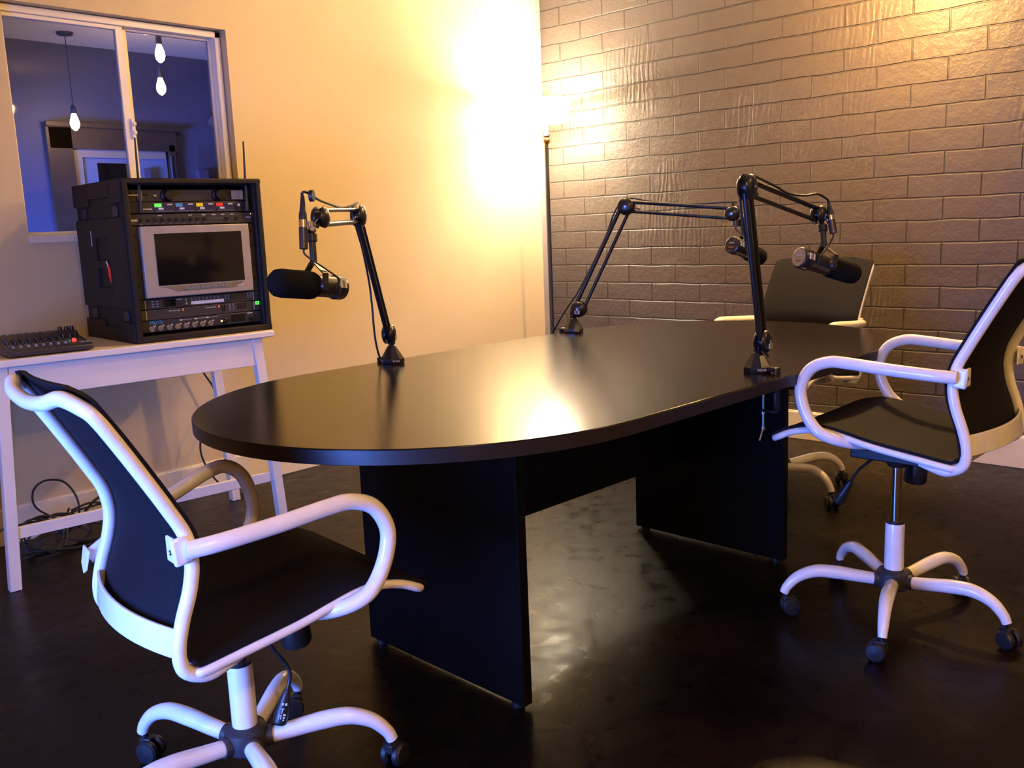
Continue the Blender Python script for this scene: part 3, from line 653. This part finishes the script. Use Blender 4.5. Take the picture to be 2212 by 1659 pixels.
def chair(loc, heading, sx, dz, base0, label, loose=False, low=1.0, knob=(0.10, -0.05, 0.335), lever=((0.03, -0.03, 0.36), (0.09, -0.05, 0.25), (0.055, -0.05, 0.15))):
    t = empty('office_chair', (loc[0], loc[1], 0), R(heading))
    W = 0.215
    # base
    for k in range(5):
        a = R(base0 + 72 * k - heading); c, s = math.cos(a), math.sin(a)
        P = [(0.03, 0.112), (0.09, 0.121), (0.16, 0.132), (0.215, 0.134), (0.262, 0.117), (0.292, 0.088), (0.303, 0.066)]
        MB().tube([(c * r, s * r, z) for r, z in P], [0.0165, 0.018, 0.0195, 0.0185, 0.016, 0.014, 0.013], seg=16, flat=[(1, 1), (1, 1), (1, 1), (1.0, 1), (0.9, 1)]).build('base_leg', 'chair_white', t)
        cx_, cy_ = c * 0.298, s * 0.298
        sw = a + 2.0 + 1.3 * k; dx, dy = math.cos(sw), math.sin(sw)
        ca = MB().cyl((cx_, cy_, 0.045), (cx_, cy_, 0.072), 0.009, seg=12)
        ca.lathe((cx_ + dx * 0.014 - dy * 0.010, cy_ + dy * 0.014 + dx * 0.010, 0.030), (-dy, dx, 0), [(0.0, -0.021), (0.012, -0.021), (0.016, -0.012), (0.016, -0.008), (0.0, -0.008)], seg=18)
        ca.box((cx_ + dx * 0.006, cy_ + dy * 0.006, 0.045), (0.030, 0.022, 0.022), rot=Matrix.Rotation(sw, 3, 'Z'))
        cst = ca.build('caster', 'blackpl', t, bevel=0.003)
        for sd in (-1, 1):
            ox, oy = cx_ + dx * 0.014 - dy * 0.015 * sd, cy_ + dy * 0.014 + dx * 0.015 * sd
            MB().lathe((ox, oy, 0.0265), (-dy * sd, dx * sd, 0), [(0.0, -0.010), (0.022, -0.010), (0.0262, -0.006), (0.0262, 0.004), (0.022, 0.009), (0.0, 0.011)], seg=24).build('wheel', 'blackpl', cst)
    b = MB().lathe((0, 0, 0.088), (0, 0, 1), [(0.036, 0), (0.044, 0.008), (0.046, 0.030), (0.043, 0.050), (0.030, 0.060), (0.0, 0.060)], seg=30)
    for k in range(5):
        a = R(base0 + 72 * k - heading); c, s = math.cos(a), math.sin(a)
        b.cyl((c * 0.02, s * 0.02, 0.112), (c * 0.056, s * 0.056, 0.116), 0.0215)
    b.build('hub', 'hubpl', t)
    MB().lathe((0, 0, 0), (0, 0, 1), [(0.0255, 0.146), (0.0262, 0.152), (0.0262, 0.281), (0.0255, 0.283)]).build('column_cover', 'chair_white', t)
    MB().lathe((0, 0, 0), (0, 0, 1), [(0.0255, 0.2825), (0.0255, 0.288), (0.016, 0.290), (0.014, 0.2895)]).build('collar', 'blackpl', t)
    MB().cyl((0, 0, 0.284), (0, 0, 0.335 + dz), 0.0140, seg=24).build('gas_lift', 'chrome', t)
    # mechanism under the seat
    zm = 0.345 + dz
    b = MB().box((0.01, 0, zm + 0.022), (0.20, 0.12, 0.034)).box((-0.02, 0, zm + 0.046), (0.24, 0.19, 0.014)).lathe((0, 0, zm - 0.018), (0, 0, 1), [(0.024, 0), (0.030, 0.012), (0.034, 0.028)])
    b.box((sx + 0.02, 0, zm + 0.055), (0.26, 0.16, 0.012))
    b.build('tilt_mechanism', 'blackpl', t, bevel=0.004)
    kx, ky, kz = knob; kz += dz
    b = MB().lathe((kx, ky, kz + 0.045), (0.12, 0, -1), [(0.016, -0.03), (0.018, 0.0), (0.026, 0.010), (0.031, 0.020), (0.032, 0.066), (0.028, 0.074), (0.0, 0.076)])
    b.build('tension_knob', 'blackpl', t)
    l0, l1, l2 = [Vector(p) + Vector((0, 0, dz)) for p in lever]
    lv = MB().tube([l0, l0.lerp(l1, 0.5), l1.lerp(l0, 0.12), l1.lerp(l2, 0.12), l1.lerp(l2, 0.5)], 0.0042, seg=10, n=3).build('height_lever', 'blackpl', t)
    d = (l2 - l1).normalized(); a = l1.lerp(l2, 0.36)
    MB().tube([a, a.lerp(l2, 0.2), a.lerp(l2, 0.7), l2, l2 + d * 0.006], [0.007, 0.011, 0.018, 0.018, 0.012], seg=14, flat=[(0.9, 0.9), (0.85, 0.85), (0.85, 0.85)]).build('lever_paddle', 'blackpl', lv)
    if loose:                                        # white printed tilt symbols on the paddle
        side = Vector((math.sin(R(heading)), 0, 0)); q = a.lerp(l2, 0.62)
        y_ = -d; tocam = Matrix.Rotation(R(-heading), 3, 'Z') @ Vector((-0.55, -0.83, 0.0)); x_ = y_.cross(tocam).normalized(); nrm = x_.cross(y_)
        o_ = q + nrm * 0.0158
        b = MB(); rot = Matrix((x_, y_, nrm)).transposed()
        for (px, py, w_, h_) in ((-0.004, 0.016, 0.004, 0.005), (0.003, 0.016, 0.004, 0.005), (-0.002, 0.006, 0.007, 0.0015), (-0.002, 0.001, 0.0016, 0.010), (-0.004, -0.008, 0.006, 0.002), (-0.006, -0.012, 0.0014, 0.008), (-0.002, -0.012, 0.0014, 0.008), (0.004, -0.006, 0.005, 0.004), (0.004, -0.012, 0.004, 0.003), (0.004, -0.017, 0.003, 0.003)):
            b.box(o_ + x_ * px + y_ * py, (w_, h_, 0.0006), rot=rot)
        b.build('printed_symbols', 'labelw', lv)
    # back frame hoop
    zl = lambda z: z if z < 0.66 else 0.66 + (z - 0.66) * low
    half = [(x + sx, -W, zl(z) + dz) for x, z in BACK]
    half[0] = (half[0][0], -W + 0.010, half[0][2]); half[1] = (half[1][0], -W + 0.002, half[1][2])
    top = [(-0.300 + sx, -W + 0.014, zl(0.894) + dz), (-0.318 + sx, -W + 0.065, zl(0.907) + dz), (-0.330 + sx, -0.10, zl(0.896) + dz), (-0.333 + sx, -0.03, zl(0.889) + dz)]
    P = half + top + [(x, -y, z) for x, y, z in top[::-1]] + [(x, -y, z) for x, y, z in half[::-1]]
    MB().tube(P, 0.0135, seg=16, n=5, flat=[(1, 0.35)] + [(1, 1)] * 24 + [(1, 0.35)]).build('back_frame', 'chair_white', t)
    # curved bar across the lower back
    G = []
    for i in range(4):
        f = i / 3; row = []
        for j in range(15):
            v = -1 + 2 * j / 14; bow = 0.036 * (1 - v * v)
            row.append((-0.200 + sx - bow + 0.006 * f, v * (W + 0.004), 0.436 + dz + 0.052 * f))
        G.append(row)
    MB().sheet(G, lambda i, j: Vector((0.007, 0, 0))).build('lumbar_bar', 'chair_white', t, bevel=0.002)
    # mesh back
    prof = catmull([(x, 0, z) for x, z in [(-0.196, 0.432)] + BACK[4:] + [(-0.304, 0.906), (-0.318, 0.920)]], 4)
    G = []; n = len(prof)
    for i, p in enumerate(prof):
        f = i / (n - 1); row = []
        bow = 0.034 * (1 - f) ** 1.5 + 0.012
        if f > 0.88: wv = W + 0.010 - 0.080 * ((f - 0.88) / 0.12) ** 2.6
        else: wv = W + 0.010
        for j in range(19):
            v = -1 + 2 * j / 18
            row.append((p.x + sx + 0.0150 - bow * (1 - v * v) - (0.006 if abs(v) == 1 else 0), v * wv, zl(p.z) + dz + 0.004))
        G.append(row)
    MB().sheet(G, lambda i, j: Vector((0.007, 0, 0.001))).build('backrest', 'mesh', t, bevel=0)
    # seat rail
    S3 = [(x + sx, z + dz) for x, z in SEAT]
    near = [(x, -0.226, z) for x, z in S3]
    fr_ = [(0.316 + sx, -0.205, 0.416 + dz), (0.322 + sx, -0.12, 0.412 + dz)]
    rear = [(-0.166 + sx, -0.215, 0.404 + dz), (-0.170 + sx, -0.15, 0.408 + dz)]
    P = near + fr_ + [(x, -y, z) for x, y, z in fr_[::-1]] + [(x, -y, z) for x, y, z in near[::-1]] + [(x, -y, z) for x, y, z in rear] + rear[::-1]
    MB().tube(P, 0.0095, seg=12, n=4, closed=True).build('seat_frame', 'chair_white', t)
    # seat mesh: runs from the rear edge up to the waterfall front
    prof = catmull([(-0.190, 0, 0.424), (-0.172, 0, 0.410)] + [(x, 0, z) for x, z in SEAT[0:]] + [(0.318, 0, 0.413), (0.322, 0, 0.402)], 4)
    G = []; n = len(prof)
    for i, p in enumerate(prof):
        f = i / (n - 1); row = []
        wv = 0.229 if f > 0.08 else 0.214 + 0.015 * f / 0.08
        if f > 0.93: wv -= 0.018 * ((f - 0.93) / 0.07) ** 2
        for j in range(17):
            v = -1 + 2 * j / 16; q = 1 - v * v
            row.append((p.x + sx - (0.022 * q * (1 - f) ** 5), v * wv, p.z + dz + 0.011 - 0.012 * q * math.sin(PI * min(1, f * 1.1))))
        G.append(row)
    MB().sheet(G, lambda i, j: Vector((0, 0, 0.008))).build('seat', 'mesh', t)
    # armrests
    for sd in (-1, 1):
        pl = ARM_LOOSE if (loose and sd > 0) else ARM
        P = [(x + sx, sd * 0.256, z + dz) for x, z in pl]
        if pl is ARM: P[0] = (P[0][0], sd * 0.236, P[0][2]); P[1] = (P[1][0], sd * 0.250, P[1][2])
        P += [(0.120 + sx, sd * 0.238, 0.440 + dz), (0.085 + sx, sd * 0.190, 0.424 + dz), (0.065 + sx, sd * 0.120, 0.412 + dz), (0.055 + sx, sd * 0.07, 0.408 + dz)]
        ar = MB().tube(P, [0.0160] * 9 + [0.0150, 0.013, 0.012], seg=16, n=5, flat=[(1, 1)] * 10 + [(1, 0.8), (1, 0.45)]).build('armrest', 'chair_white', t)
        e = Vector(P[0])
        if pl is ARM:
            MB().box((e.x - 0.006, sd * 0.226, e.z - 0.002), (0.034, 0.012, 0.050), rot=Matrix.Rotation(R(-6), 3, 'Y')).build('arm_bracket', 'chair_white', ar, bevel=0.005)
            MB().box((e.x - 0.016, sd * 0.208, e.z - 0.002), (0.006, 0.040, 0.046)).build('arm_bracket', 'chair_white', ar, bevel=0.003)
            MB().lathe((e.x - 0.019, sd * 0.214, e.z - 0.004), (-1, 0, 0), [(0.0055, 0), (0.005, 0.003), (0.002, 0.0035), (0, 0.002)], seg=12).build('screw', 'chrome', ar)
        else:
            MB().poly([(e.x - 0.004, sd * 0.256 - 0.024, e.z + 0.020), (e.x - 0.002, sd * 0.256 + 0.020, e.z + 0.024), (e.x - 0.010, sd * 0.256 + 0.018, e.z - 0.012), (e.x - 0.014, sd * 0.256 - 0.004, e.z - 0.030), (e.x - 0.014, sd * 0.256 - 0.022, e.z - 0.020)], (0.004, 0, 0)).build('arm_bracket', 'chair_white', ar, bevel=0.001)
    return tag(t, label, 'chair', 'white framed office chairs around the conference table')
chair((0.904, 1.658), -6, 0.0, 0.0, 36, 'nearest office chair, white frame washed in blue light, its far armrest hanging loose', loose=True)
chair((2.562, 0.94), 89, -0.055, 0.12, 52, 'raised white framed office chair with chrome column beside the brick wall',
      knob=(-0.015, -0.115, 0.285), lever=((0.06, 0.02, 0.345), (0.11, 0.0, 0.30), (0.170, 0.0, 0.195)))
chair((3.525, 1.795), 178, -0.10, 0.066, 35, 'office chair at the far table end, mesh back seen from the front', low=0.90)

# ------------------------------------------------------------------ boom arms
def boom(name_label, base, J0, J1, J2, side, label_pts, cable_pts, clamp=None, hang=None):
    """side = which way the joint caps face; coordinates are in the room"""
    t = empty('microphone_boom_arm', base)
    o = Vector(base); j0, j1, j2 = [Vector(p) - o for p in (J0, J1, J2)]
    sd = Vector(side).normalized()
    # faceted cone base
    MB().lathe((0, 0, 0), (0, 0, 1), [(0.037, 0.0005), (0.038, 0.004), (0.038, 0.015), (0.034, 0.020), (0.014, 0.054), (0.009, 0.058)], seg=8).build('base_cone', 'boom', t, ang=20)
    d = Vector((-o.x, -o.y, 0)).normalized(); r_ = Vector((-d.y, d.x, 0))
    text('RODE', 0.0085, basis(d * 0.0375 + r_ * 0.012 + Vector((0, 0, 0.010)), r_, (0, 0, 1)), 'labelw', 'maker_lettering', t, ext=0.001)
    MB().cyl((0, 0, 0.05), (0, 0, j0.z - 0.018), 0.0075).build('pivot_post', 'boom', t)
    MB().box((0, 0, j0.z - 0.018), (0.018, 0.018, 0.03)).build('pivot_yoke', 'boom', t, bevel=0.002)
    def caps(p, r, nm):
        b = MB()
        for s in (-1, 1):
            b.lathe(p + sd * 0.008 * s, sd * s, [(r, 0), (r * 0.98, 0.004), (r * 0.80, 0.010), (r * 0.45, 0.014), (0.0, 0.015)], seg=30)
        b.cyl(p - sd * 0.009, p + sd * 0.009, r * 0.55)
        c = b.build(nm, 'boom', t)
        MB().lathe(p + sd * 0.0225, sd, [(0.0045, -0.001), (0.004, 0.0015), (0, 0.002)], seg=12).build('screw', 'steel', c)
        MB().lathe(p - sd * 0.0225, -sd, [(0.0045, -0.001), (0.004, 0.0015), (0, 0.002)], seg=12).build('screw', 'steel', c)
        return c
    c0 = caps(j0, 0.031, 'joint_cap')
    f = sd.cross(Vector((0, 0, 1))).normalized()
    lb = [j0 + sd * 0.0225 + Vector((0, 0, -0.011))]
    q = lb[0]; rot = Matrix((f, Vector((0, 0, 1)), sd)).transposed()
    MB().box(q, (0.020, 0.014, 0.0015), rot=rot).build('barcode_label', 'labelw', c0); MB().box(q + sd * 0.0006, (0.010, 0.012, 0.0015), rot=rot).build('barcode_print', 'labelg', c0)
    caps(j1, 0.033, 'joint_cap'); caps(j2, 0.027, 'joint_cap')
    def bars(a, b_, nm, r, trim0, trim1):
        dd = (b_ - a).normalized(); off = dd.cross(sd).normalized()
        for s, rr in ((-1, r), (1, r * 0.85)):
            MB().tube([a + dd * trim0 + off * 0.0175 * s, b_ - dd * trim1 + off * 0.0175 * s], rr, seg=14, smooth=False, flat=[(1, 1), (1, 1)]).build(nm, 'boom', t, bevel=0)
    bars(j0, j1, 'lower_arm_tube', 0.0078, 0.012, 0.012); bars(j1, j2, 'upper_arm_tube', 0.0072, 0.012, 0.012)
    dd = (j2 - j1).normalized()
    MB().cyl(j1 + dd * 0.028, j1 + dd * 0.055 - Vector((0, 0, 0.008)), 0.0035, seg=10).build('spring_end', 'brass', t)
    if clamp:
        cd = Vector(clamp).normalized(); cr = Vector((-cd.y, cd.x, 0)); rot = Matrix((cr, cd, Vector((0, 0, 1)))).transposed()
        k = MB().box(cd * 0.058 + Vector((0, 0, -0.018)), (0.030, 0.009, 0.068), rot=rot).box(cd * 0.046 + Vector((0, 0, 0.010)), (0.026, 0.028, 0.012), rot=rot)
        k.box(cd * 0.058 + Vector((0, 0, -0.075)), (0.026, 0.009, 0.065), rot=rot).box(cd * 0.034 + Vector((0, 0, -0.104)), (0.024, 0.055, 0.008), rot=rot)
        cl = k.build('table_clamp', 'boom', t, bevel=0.004)
        sc = MB().cyl(cd * 0.018 + Vector((0, 0, -0.036)), cd * 0.018 + Vector((0, 0, -0.155)), 0.0032, seg=10).lathe(cd * 0.018 + Vector((0, 0, -0.1045)), (0, 0, -1), [(0.006, 0), (0.006, 0.01)], seg=12)
        sc.cyl(cd * 0.018 + Vector((0, 0, -0.155)) - cr * 0.002, cd * 0.020 + Vector((0, 0, -0.185)) - cr * 0.024, 0.0026, seg=8)
        sc.lathe(cd * 0.018 + Vector((0, 0, -0.150)), (0, 0, -1), [(0.0055, 0), (0.0055, 0.010)], seg=12)
        sc.build('clamp_screw', 'steel', cl)
    tag(t, name_label, 'boom arm', 'microphone boom arms on the conference table')
    return t

boom('boom arm on the far edge of the table nearest the rack case', (1.875, 2.285, 0.737), (1.873, 2.292, 0.830), (1.705, 2.192, 1.202), (1.386, 1.934, 1.194),
     (0.63, -0.77, 0.0), None, None, clamp=(0, 1, 0))
boom('boom arm on the far edge of the table in front of the floor lamp', (2.778, 2.273, 0.737), (2.792, 2.256, 0.827), (2.899, 2.098, 1.211), (2.987, 1.699, 1.168),
     (-0.93, -0.36, 0.0), None, None, clamp=(0, 1, 0))
boom('boom arm clamped to the near edge of the table by the raised chair', (2.265, 1.212, 0.737), (2.270, 1.200, 0.820), (2.179, 1.198, 1.229), (2.582, 1.192, 1.151),
     (0.10, -1.0, 0.0), None, None, clamp=(0, -1, 0))

# ------------------------------------------------------------------ broadcast microphones
def mic(label, rear, front, wind, stem_top, xlr_top, xlr_bot, mount, foam=True, face=False):
    rear, front = Vector(rear), Vector(front); c = (rear + front) / 2
    t = empty('broadcast_microphone', c)
    r0, f0 = rear - c, front - c; L = (f0 - r0).length; d = (f0 - r0).normalized()
    bodyL = L * (1 - wind)
    body = MB().lathe(r0, d, [(0.0, 0.002), (0.026, 0.002), (0.0265, 0.0), (0.030, 0.002), (0.0310, 0.006), (0.0310, bodyL * 0.28), (0.0270, bodyL * 0.33), (0.0270, bodyL * 0.98), (0.024, bodyL * 1.02), (0.0, bodyL * 1.02)], seg=36).build('body', 'micbody', t)
    rw = 0.0345 if foam else 0.031
    wl = L - bodyL
    MB().lathe(r0 + d * bodyL, d, [(0.0, -0.012), (rw * 0.80, -0.010), (rw * 0.95, 0.0), (rw, 0.010), (rw, wl - 0.026), (rw * 0.93, wl - 0.012), (rw * 0.72, wl - 0.003), (rw * 0.4, wl), (0.0, wl)], seg=36).build('windscreen', 'foam', t)
    # switch plate on the rear end
    u = d.cross(Vector((0, 0, 1))).normalized(); v = u.cross(d).normalized(); rot = Matrix((u, v, d)).transposed()
    MB().box(r0 - d * 0.0002 - v * 0.010, (0.024, 0.006, 0.001), rot=rot).build('rear_plate', 'brass', body)
    if face: MB().cyl(r0 - d * 0.0002, r0 + d * 0.003, 0.0255, seg=32).build('end_plate', 'steel', body, label='pale end plate')
    text('SHURE', 0.007, basis(r0 - d * 0.0006 + v * 0.006, -u, v), 'ink', 'maker_lettering', body)
    # yoke
    yk = r0 + d * (bodyL * 0.90 if foam else bodyL * 0.88)
    st = Vector(stem_top) - c
    dn_ = (yk - st); hgt = dn_.length
    sb = st + dn_ * ((hgt - 0.058) / hgt)
    for s in (-1, 1):
        a = sb + u * 0.004 * s; bpt = yk + v * 0.030 + u * 0.036 * s; e = yk + u * 0.0365 * s
        b = MB(); w2_ = d * 0.0085; tt = u * 0.0018 * s
        for p, q in ((a, bpt), (bpt, e - v * 0.006)):
            n_ = (q - p).cross(d).normalized() * 0.0016
            V = [p - w2_ - n_, p + w2_ - n_, p + w2_ + n_, p - w2_ + n_, q - w2_ - n_, q + w2_ - n_, q + w2_ + n_, q - w2_ + n_]
            V = [b.bm.verts.new(x) for x in V]
            for f_ in ((0, 1, 2, 3), (4, 7, 6, 5), (0, 4, 5, 1), (1, 5, 6, 2), (2, 6, 7, 3), (3, 7, 4, 0)): b.bm.faces.new([V[i] for i in f_])
        b.lathe(e - u * 0.012 * s, u * s, [(0.013, 0), (0.013, 0.012), (0.010, 0.016), (0, 0.017)], seg=20)
        b.build('yoke_arm', 'micbody', t)
    MB().lathe(st, sb - st, [(0.0125, -0.004), (0.0125, 0.014), (0.0085, 0.016), (0.0085, (sb - st).length + 0.004)], seg=20).build('mounting_stem', 'blackpl', t)
    mt = Vector(mount) - c
    MB().cyl(st + Vector((0, 0, -0.002)), st + Vector((0, 0, 0.035)), 0.0085).cyl(mt, st + Vector((0, 0, 0.018)), 0.006).lathe(st + Vector((0, 0, 0.014)), (mt - st - Vector((0, 0, 0.018))), [(0.010, -0.012), (0.012, -0.010), (0.012, 0.002)], seg=16).build('swivel_mount', 'chrome', t)
    # barcode label near the rear of the body
    side = -u if ((-u).dot(-c) > u.dot(-c)) else u
    fwdp = (side + v * 0.25).normalized()
    x_ = d; rot = Matrix((x_, x_.cross(fwdp) * -1, fwdp)).transposed()
    q = r0 + d * 0.020 + fwdp * 0.0308
    MB().box(q, (0.020, 0.018, 0.0012), rot=rot).build('barcode_label', 'labelw', body); MB().box(q + fwdp * 0.0004, (0.009, 0.0185, 0.0012), rot=rot).build('barcode_print', 'labelg', body)
    # xlr connector pair
    xt, xb = Vector(xlr_top) - c, Vector(xlr_bot) - c; ax = (xb - xt).normalized(); XL_ = (xb - xt).length
    k = MB().lathe(xt, ax, [(0.003, -0.004), (0.0045, 0.0), (0.0080, XL_ * 0.28), (0.0098, XL_ * 0.33), (0.0098, XL_ * 0.46), (0.0, XL_ * 0.46)], seg=20).build('cable_plug', 'blackpl', t)
    MB().lathe(xt + ax * XL_ * 0.44, ax, [(0.0, 0), (0.0100, 0), (0.0100, XL_ * 0.16), (0.0, XL_ * 0.16)], seg=20).build('plug_barrel', 'chrome', k)
    MB().lathe(xt + ax * XL_ * 0.58, ax, [(0.0, 0), (0.0104, 0), (0.0104, XL_ * 0.40), (0.0, XL_ * 0.42)], seg=20).build('microphone_socket', 'micbody', t)
    p0 = xb + ax * 0.0; p3 = r0 + d * 0.045 + side * 0.0305
    MB().tube([p0 - ax * 0.004, p0 + ax * 0.012 + d * -0.006, p0.lerp(p3, 0.5) + side * 0.012 - d * 0.006, p3 + v * 0.02 + side * 0.006, p3 - v * 0.008], 0.0024, seg=8, n=5).build('pigtail', 'cable', t)
    return tag(t, label, 'microphone', 'broadcast microphones on the boom arms')
mic('broadcast microphone with a fat foam windscreen facing the rack case', (1.417, 1.909, 1.018), (1.205, 1.890, 1.046), 0.56, (1.345, 1.918, 1.150), (1.319, 1.907, 1.244), (1.302, 1.894, 1.117), (1.386, 1.934, 1.194))
mic('microphone on the near boom arm, pale end plate turned to the left', (2.470, 1.195, 1.036), (2.668, 1.112, 0.974), 0.50, (2.590, 1.182, 1.118), (2.600, 1.172, 1.190), (2.592, 1.150, 1.096), (2.582, 1.192, 1.151), foam=False, face=True)
mic('microphone half hidden behind the near boom arm, hanging in front of the bricks', (2.905, 1.656, 1.061), (3.079, 1.630, 1.004), 0.50, (3.010, 1.672, 1.140), (2.995, 1.702, 1.205), (3.000, 1.69, 1.12), (2.987, 1.699, 1.168), foam=False)

# ------------------------------------------------------------------ microphone cables
def cable(label, P, r=0.0032, name='microphone_cable', n=8, cat='cable', group=None):
    return tag(MB().tube(P, r, seg=8, n=n).build(name, 'cable'), label, cat, group)
cable('thin black cable looping along the boom arm nearest the rack case', [(1.859, 2.317, 0.7405), (1.843, 2.313, 0.768), (1.83, 2.308, 0.815), (1.821, 2.301, 0.867), (1.814, 2.294, 0.927), (1.8, 2.283, 1.0), (1.751, 2.242, 1.101), (1.697, 2.199, 1.177), (1.692, 2.2, 1.217), (1.698, 2.198, 1.235), (1.698, 2.184, 1.239), (1.618, 2.118, 1.227), (1.551, 2.07, 1.222), (1.471, 2.008, 1.229), (1.4, 1.953, 1.237), (1.352, 1.918, 1.248), (1.324, 1.904, 1.255), (1.319, 1.909, 1.25), (1.319, 1.907, 1.248)])
cable('thin black cable running up the boom arm in front of the floor lamp', [(2.766, 2.372, 0.726), (2.768, 2.349, 0.762), (2.777, 2.321, 0.808), (2.787, 2.292, 0.85), (2.808, 2.266, 0.897), (2.845, 2.212, 1.016), (2.87, 2.167, 1.12), (2.87, 2.138, 1.18), (2.887, 2.116, 1.225), (2.907, 2.084, 1.241), (2.925, 2.017, 1.227), (2.956, 1.935, 1.213), (2.973, 1.828, 1.208), (2.995, 1.745, 1.209), (3.011, 1.699, 1.208), (2.995, 1.703, 1.208)])
cable('thin black cable hanging beside the near boom arm', [(2.278, 1.187, 0.779), (2.262, 1.195, 0.803), (2.253, 1.198, 0.838), (2.238, 1.196, 0.883), (2.224, 1.2, 0.958), (2.209, 1.208, 1.044), (2.184, 1.211, 1.129), (2.171, 1.213, 1.199), (2.167, 1.212, 1.24), (2.18, 1.203, 1.258), (2.195, 1.186, 1.255), (2.281, 1.178, 1.233), (2.382, 1.183, 1.211), (2.479, 1.183, 1.206), (2.55, 1.182, 1.21), (2.584, 1.173, 1.198), (2.600, 1.172, 1.192)])
b = MB(); b.lathe((1.337, 1.903, 1.245), (0.63, -0.77, 0), [(0.0, 0), (0.014, 0), (0.014, 0.010), (0.0, 0.010)], seg=16)
tag(b.build('cable_tie', 'cable'), 'black cable tie bunched on the cable above the foam covered microphone', 'cable tie')

# cables behind and under the console
cable('black cable dropping behind the white console to the floor', [(1.985, 3.80, 0.72), (2.01, 3.79, 0.60), (2.06, 3.78, 0.50), (2.075, 3.78, 0.43), (2.02, 3.77, 0.36), (1.975, 3.77, 0.28), (1.965, 3.76, 0.20), (2.0, 3.74, 0.10), (2.06, 3.70, 0.02), (2.12, 3.66, 0.006)], 0.0045, 'power_cable')
GRP = 'tangled black cables under the console'
def coil(cx_, cy_, z, rx, rz_, tilt, turns, ph, jit, seed):
    rnd = random.Random(seed); P = []
    for k in range(int(turns * 10) + 1):
        a = ph + 2 * PI * k / 10
        r1 = rx * (1 + rnd.uniform(-jit, jit)); r2 = rz_ * (1 + rnd.uniform(-jit, jit))
        x = cx_ + r1 * math.cos(a); s = math.sin(a) * r2
        P.append((x, cy_ + s * math.cos(tilt), max(0.006, z + s * math.sin(tilt) + rnd.uniform(-0.004, 0.004))))
    return P
cable('black cable standing up in one round loop above the tangle under the console', [(1.42, 3.66, 0.02), (1.36, 3.70, 0.06), (1.30, 3.72, 0.10), (1.245, 3.735, 0.155), (1.25, 3.75, 0.215), (1.30, 3.76, 0.242), (1.365, 3.755, 0.225), (1.40, 3.74, 0.165), (1.40, 3.72, 0.10), (1.36, 3.70, 0.05), (1.28, 3.66, 0.02), (1.16, 3.62, 0.008)], 0.0042, 'power_cable', group=GRP)
for i, a in enumerate([(1.30, 3.66, 0.05, 0.13, 0.07, 1.0, 2.4, 0.3, 0.2, 1), (1.42, 3.67, 0.06, 0.11, 0.08, 0.8, 2.0, 2.0, 0.2, 2), (1.22, 3.65, 0.05, 0.09, 0.08, 1.1, 2.2, 1.0, 0.2, 3), (1.34, 3.62, 0.03, 0.16, 0.07, 0.4, 2.0, 4.0, 0.15, 4)]):
    cable('tangled black cable in the heap on the floor under the console', coil(*a), 0.0042, 'power_cable', group=GRP)
cable('short black cable bending left out of the tangle behind the console leg', [(1.02, 3.60, 0.11), (1.06, 3.62, 0.118), (1.11, 3.64, 0.125), (1.15, 3.65, 0.10), (1.17, 3.65, 0.05), (1.20, 3.65, 0.008)], 0.0042, 'power_cable', group=GRP)
cable('black cable arching down at the right end of the tangle', [(1.40, 3.66, 0.11), (1.46, 3.69, 0.14), (1.53, 3.70, 0.15), (1.60, 3.70, 0.11), (1.65, 3.69, 0.05), (1.70, 3.67, 0.008)], 0.0055, 'power_cable', group=GRP)
pb = empty('power_adapter', (1.42, 3.50, 0.0), R(12))
MB().box((0, 0, 0.016), (0.11, 0.05, 0.030)).build('adapter_body', 'blackpl', pb, bevel=0.004)
MB().box((0, -0.0255, 0.018), (0.035, 0.001, 0.014)).build('adapter_label', 'labelg', pb)
tag(pb, 'black power adapter lying on the floor below the console stretcher', 'power adapter')
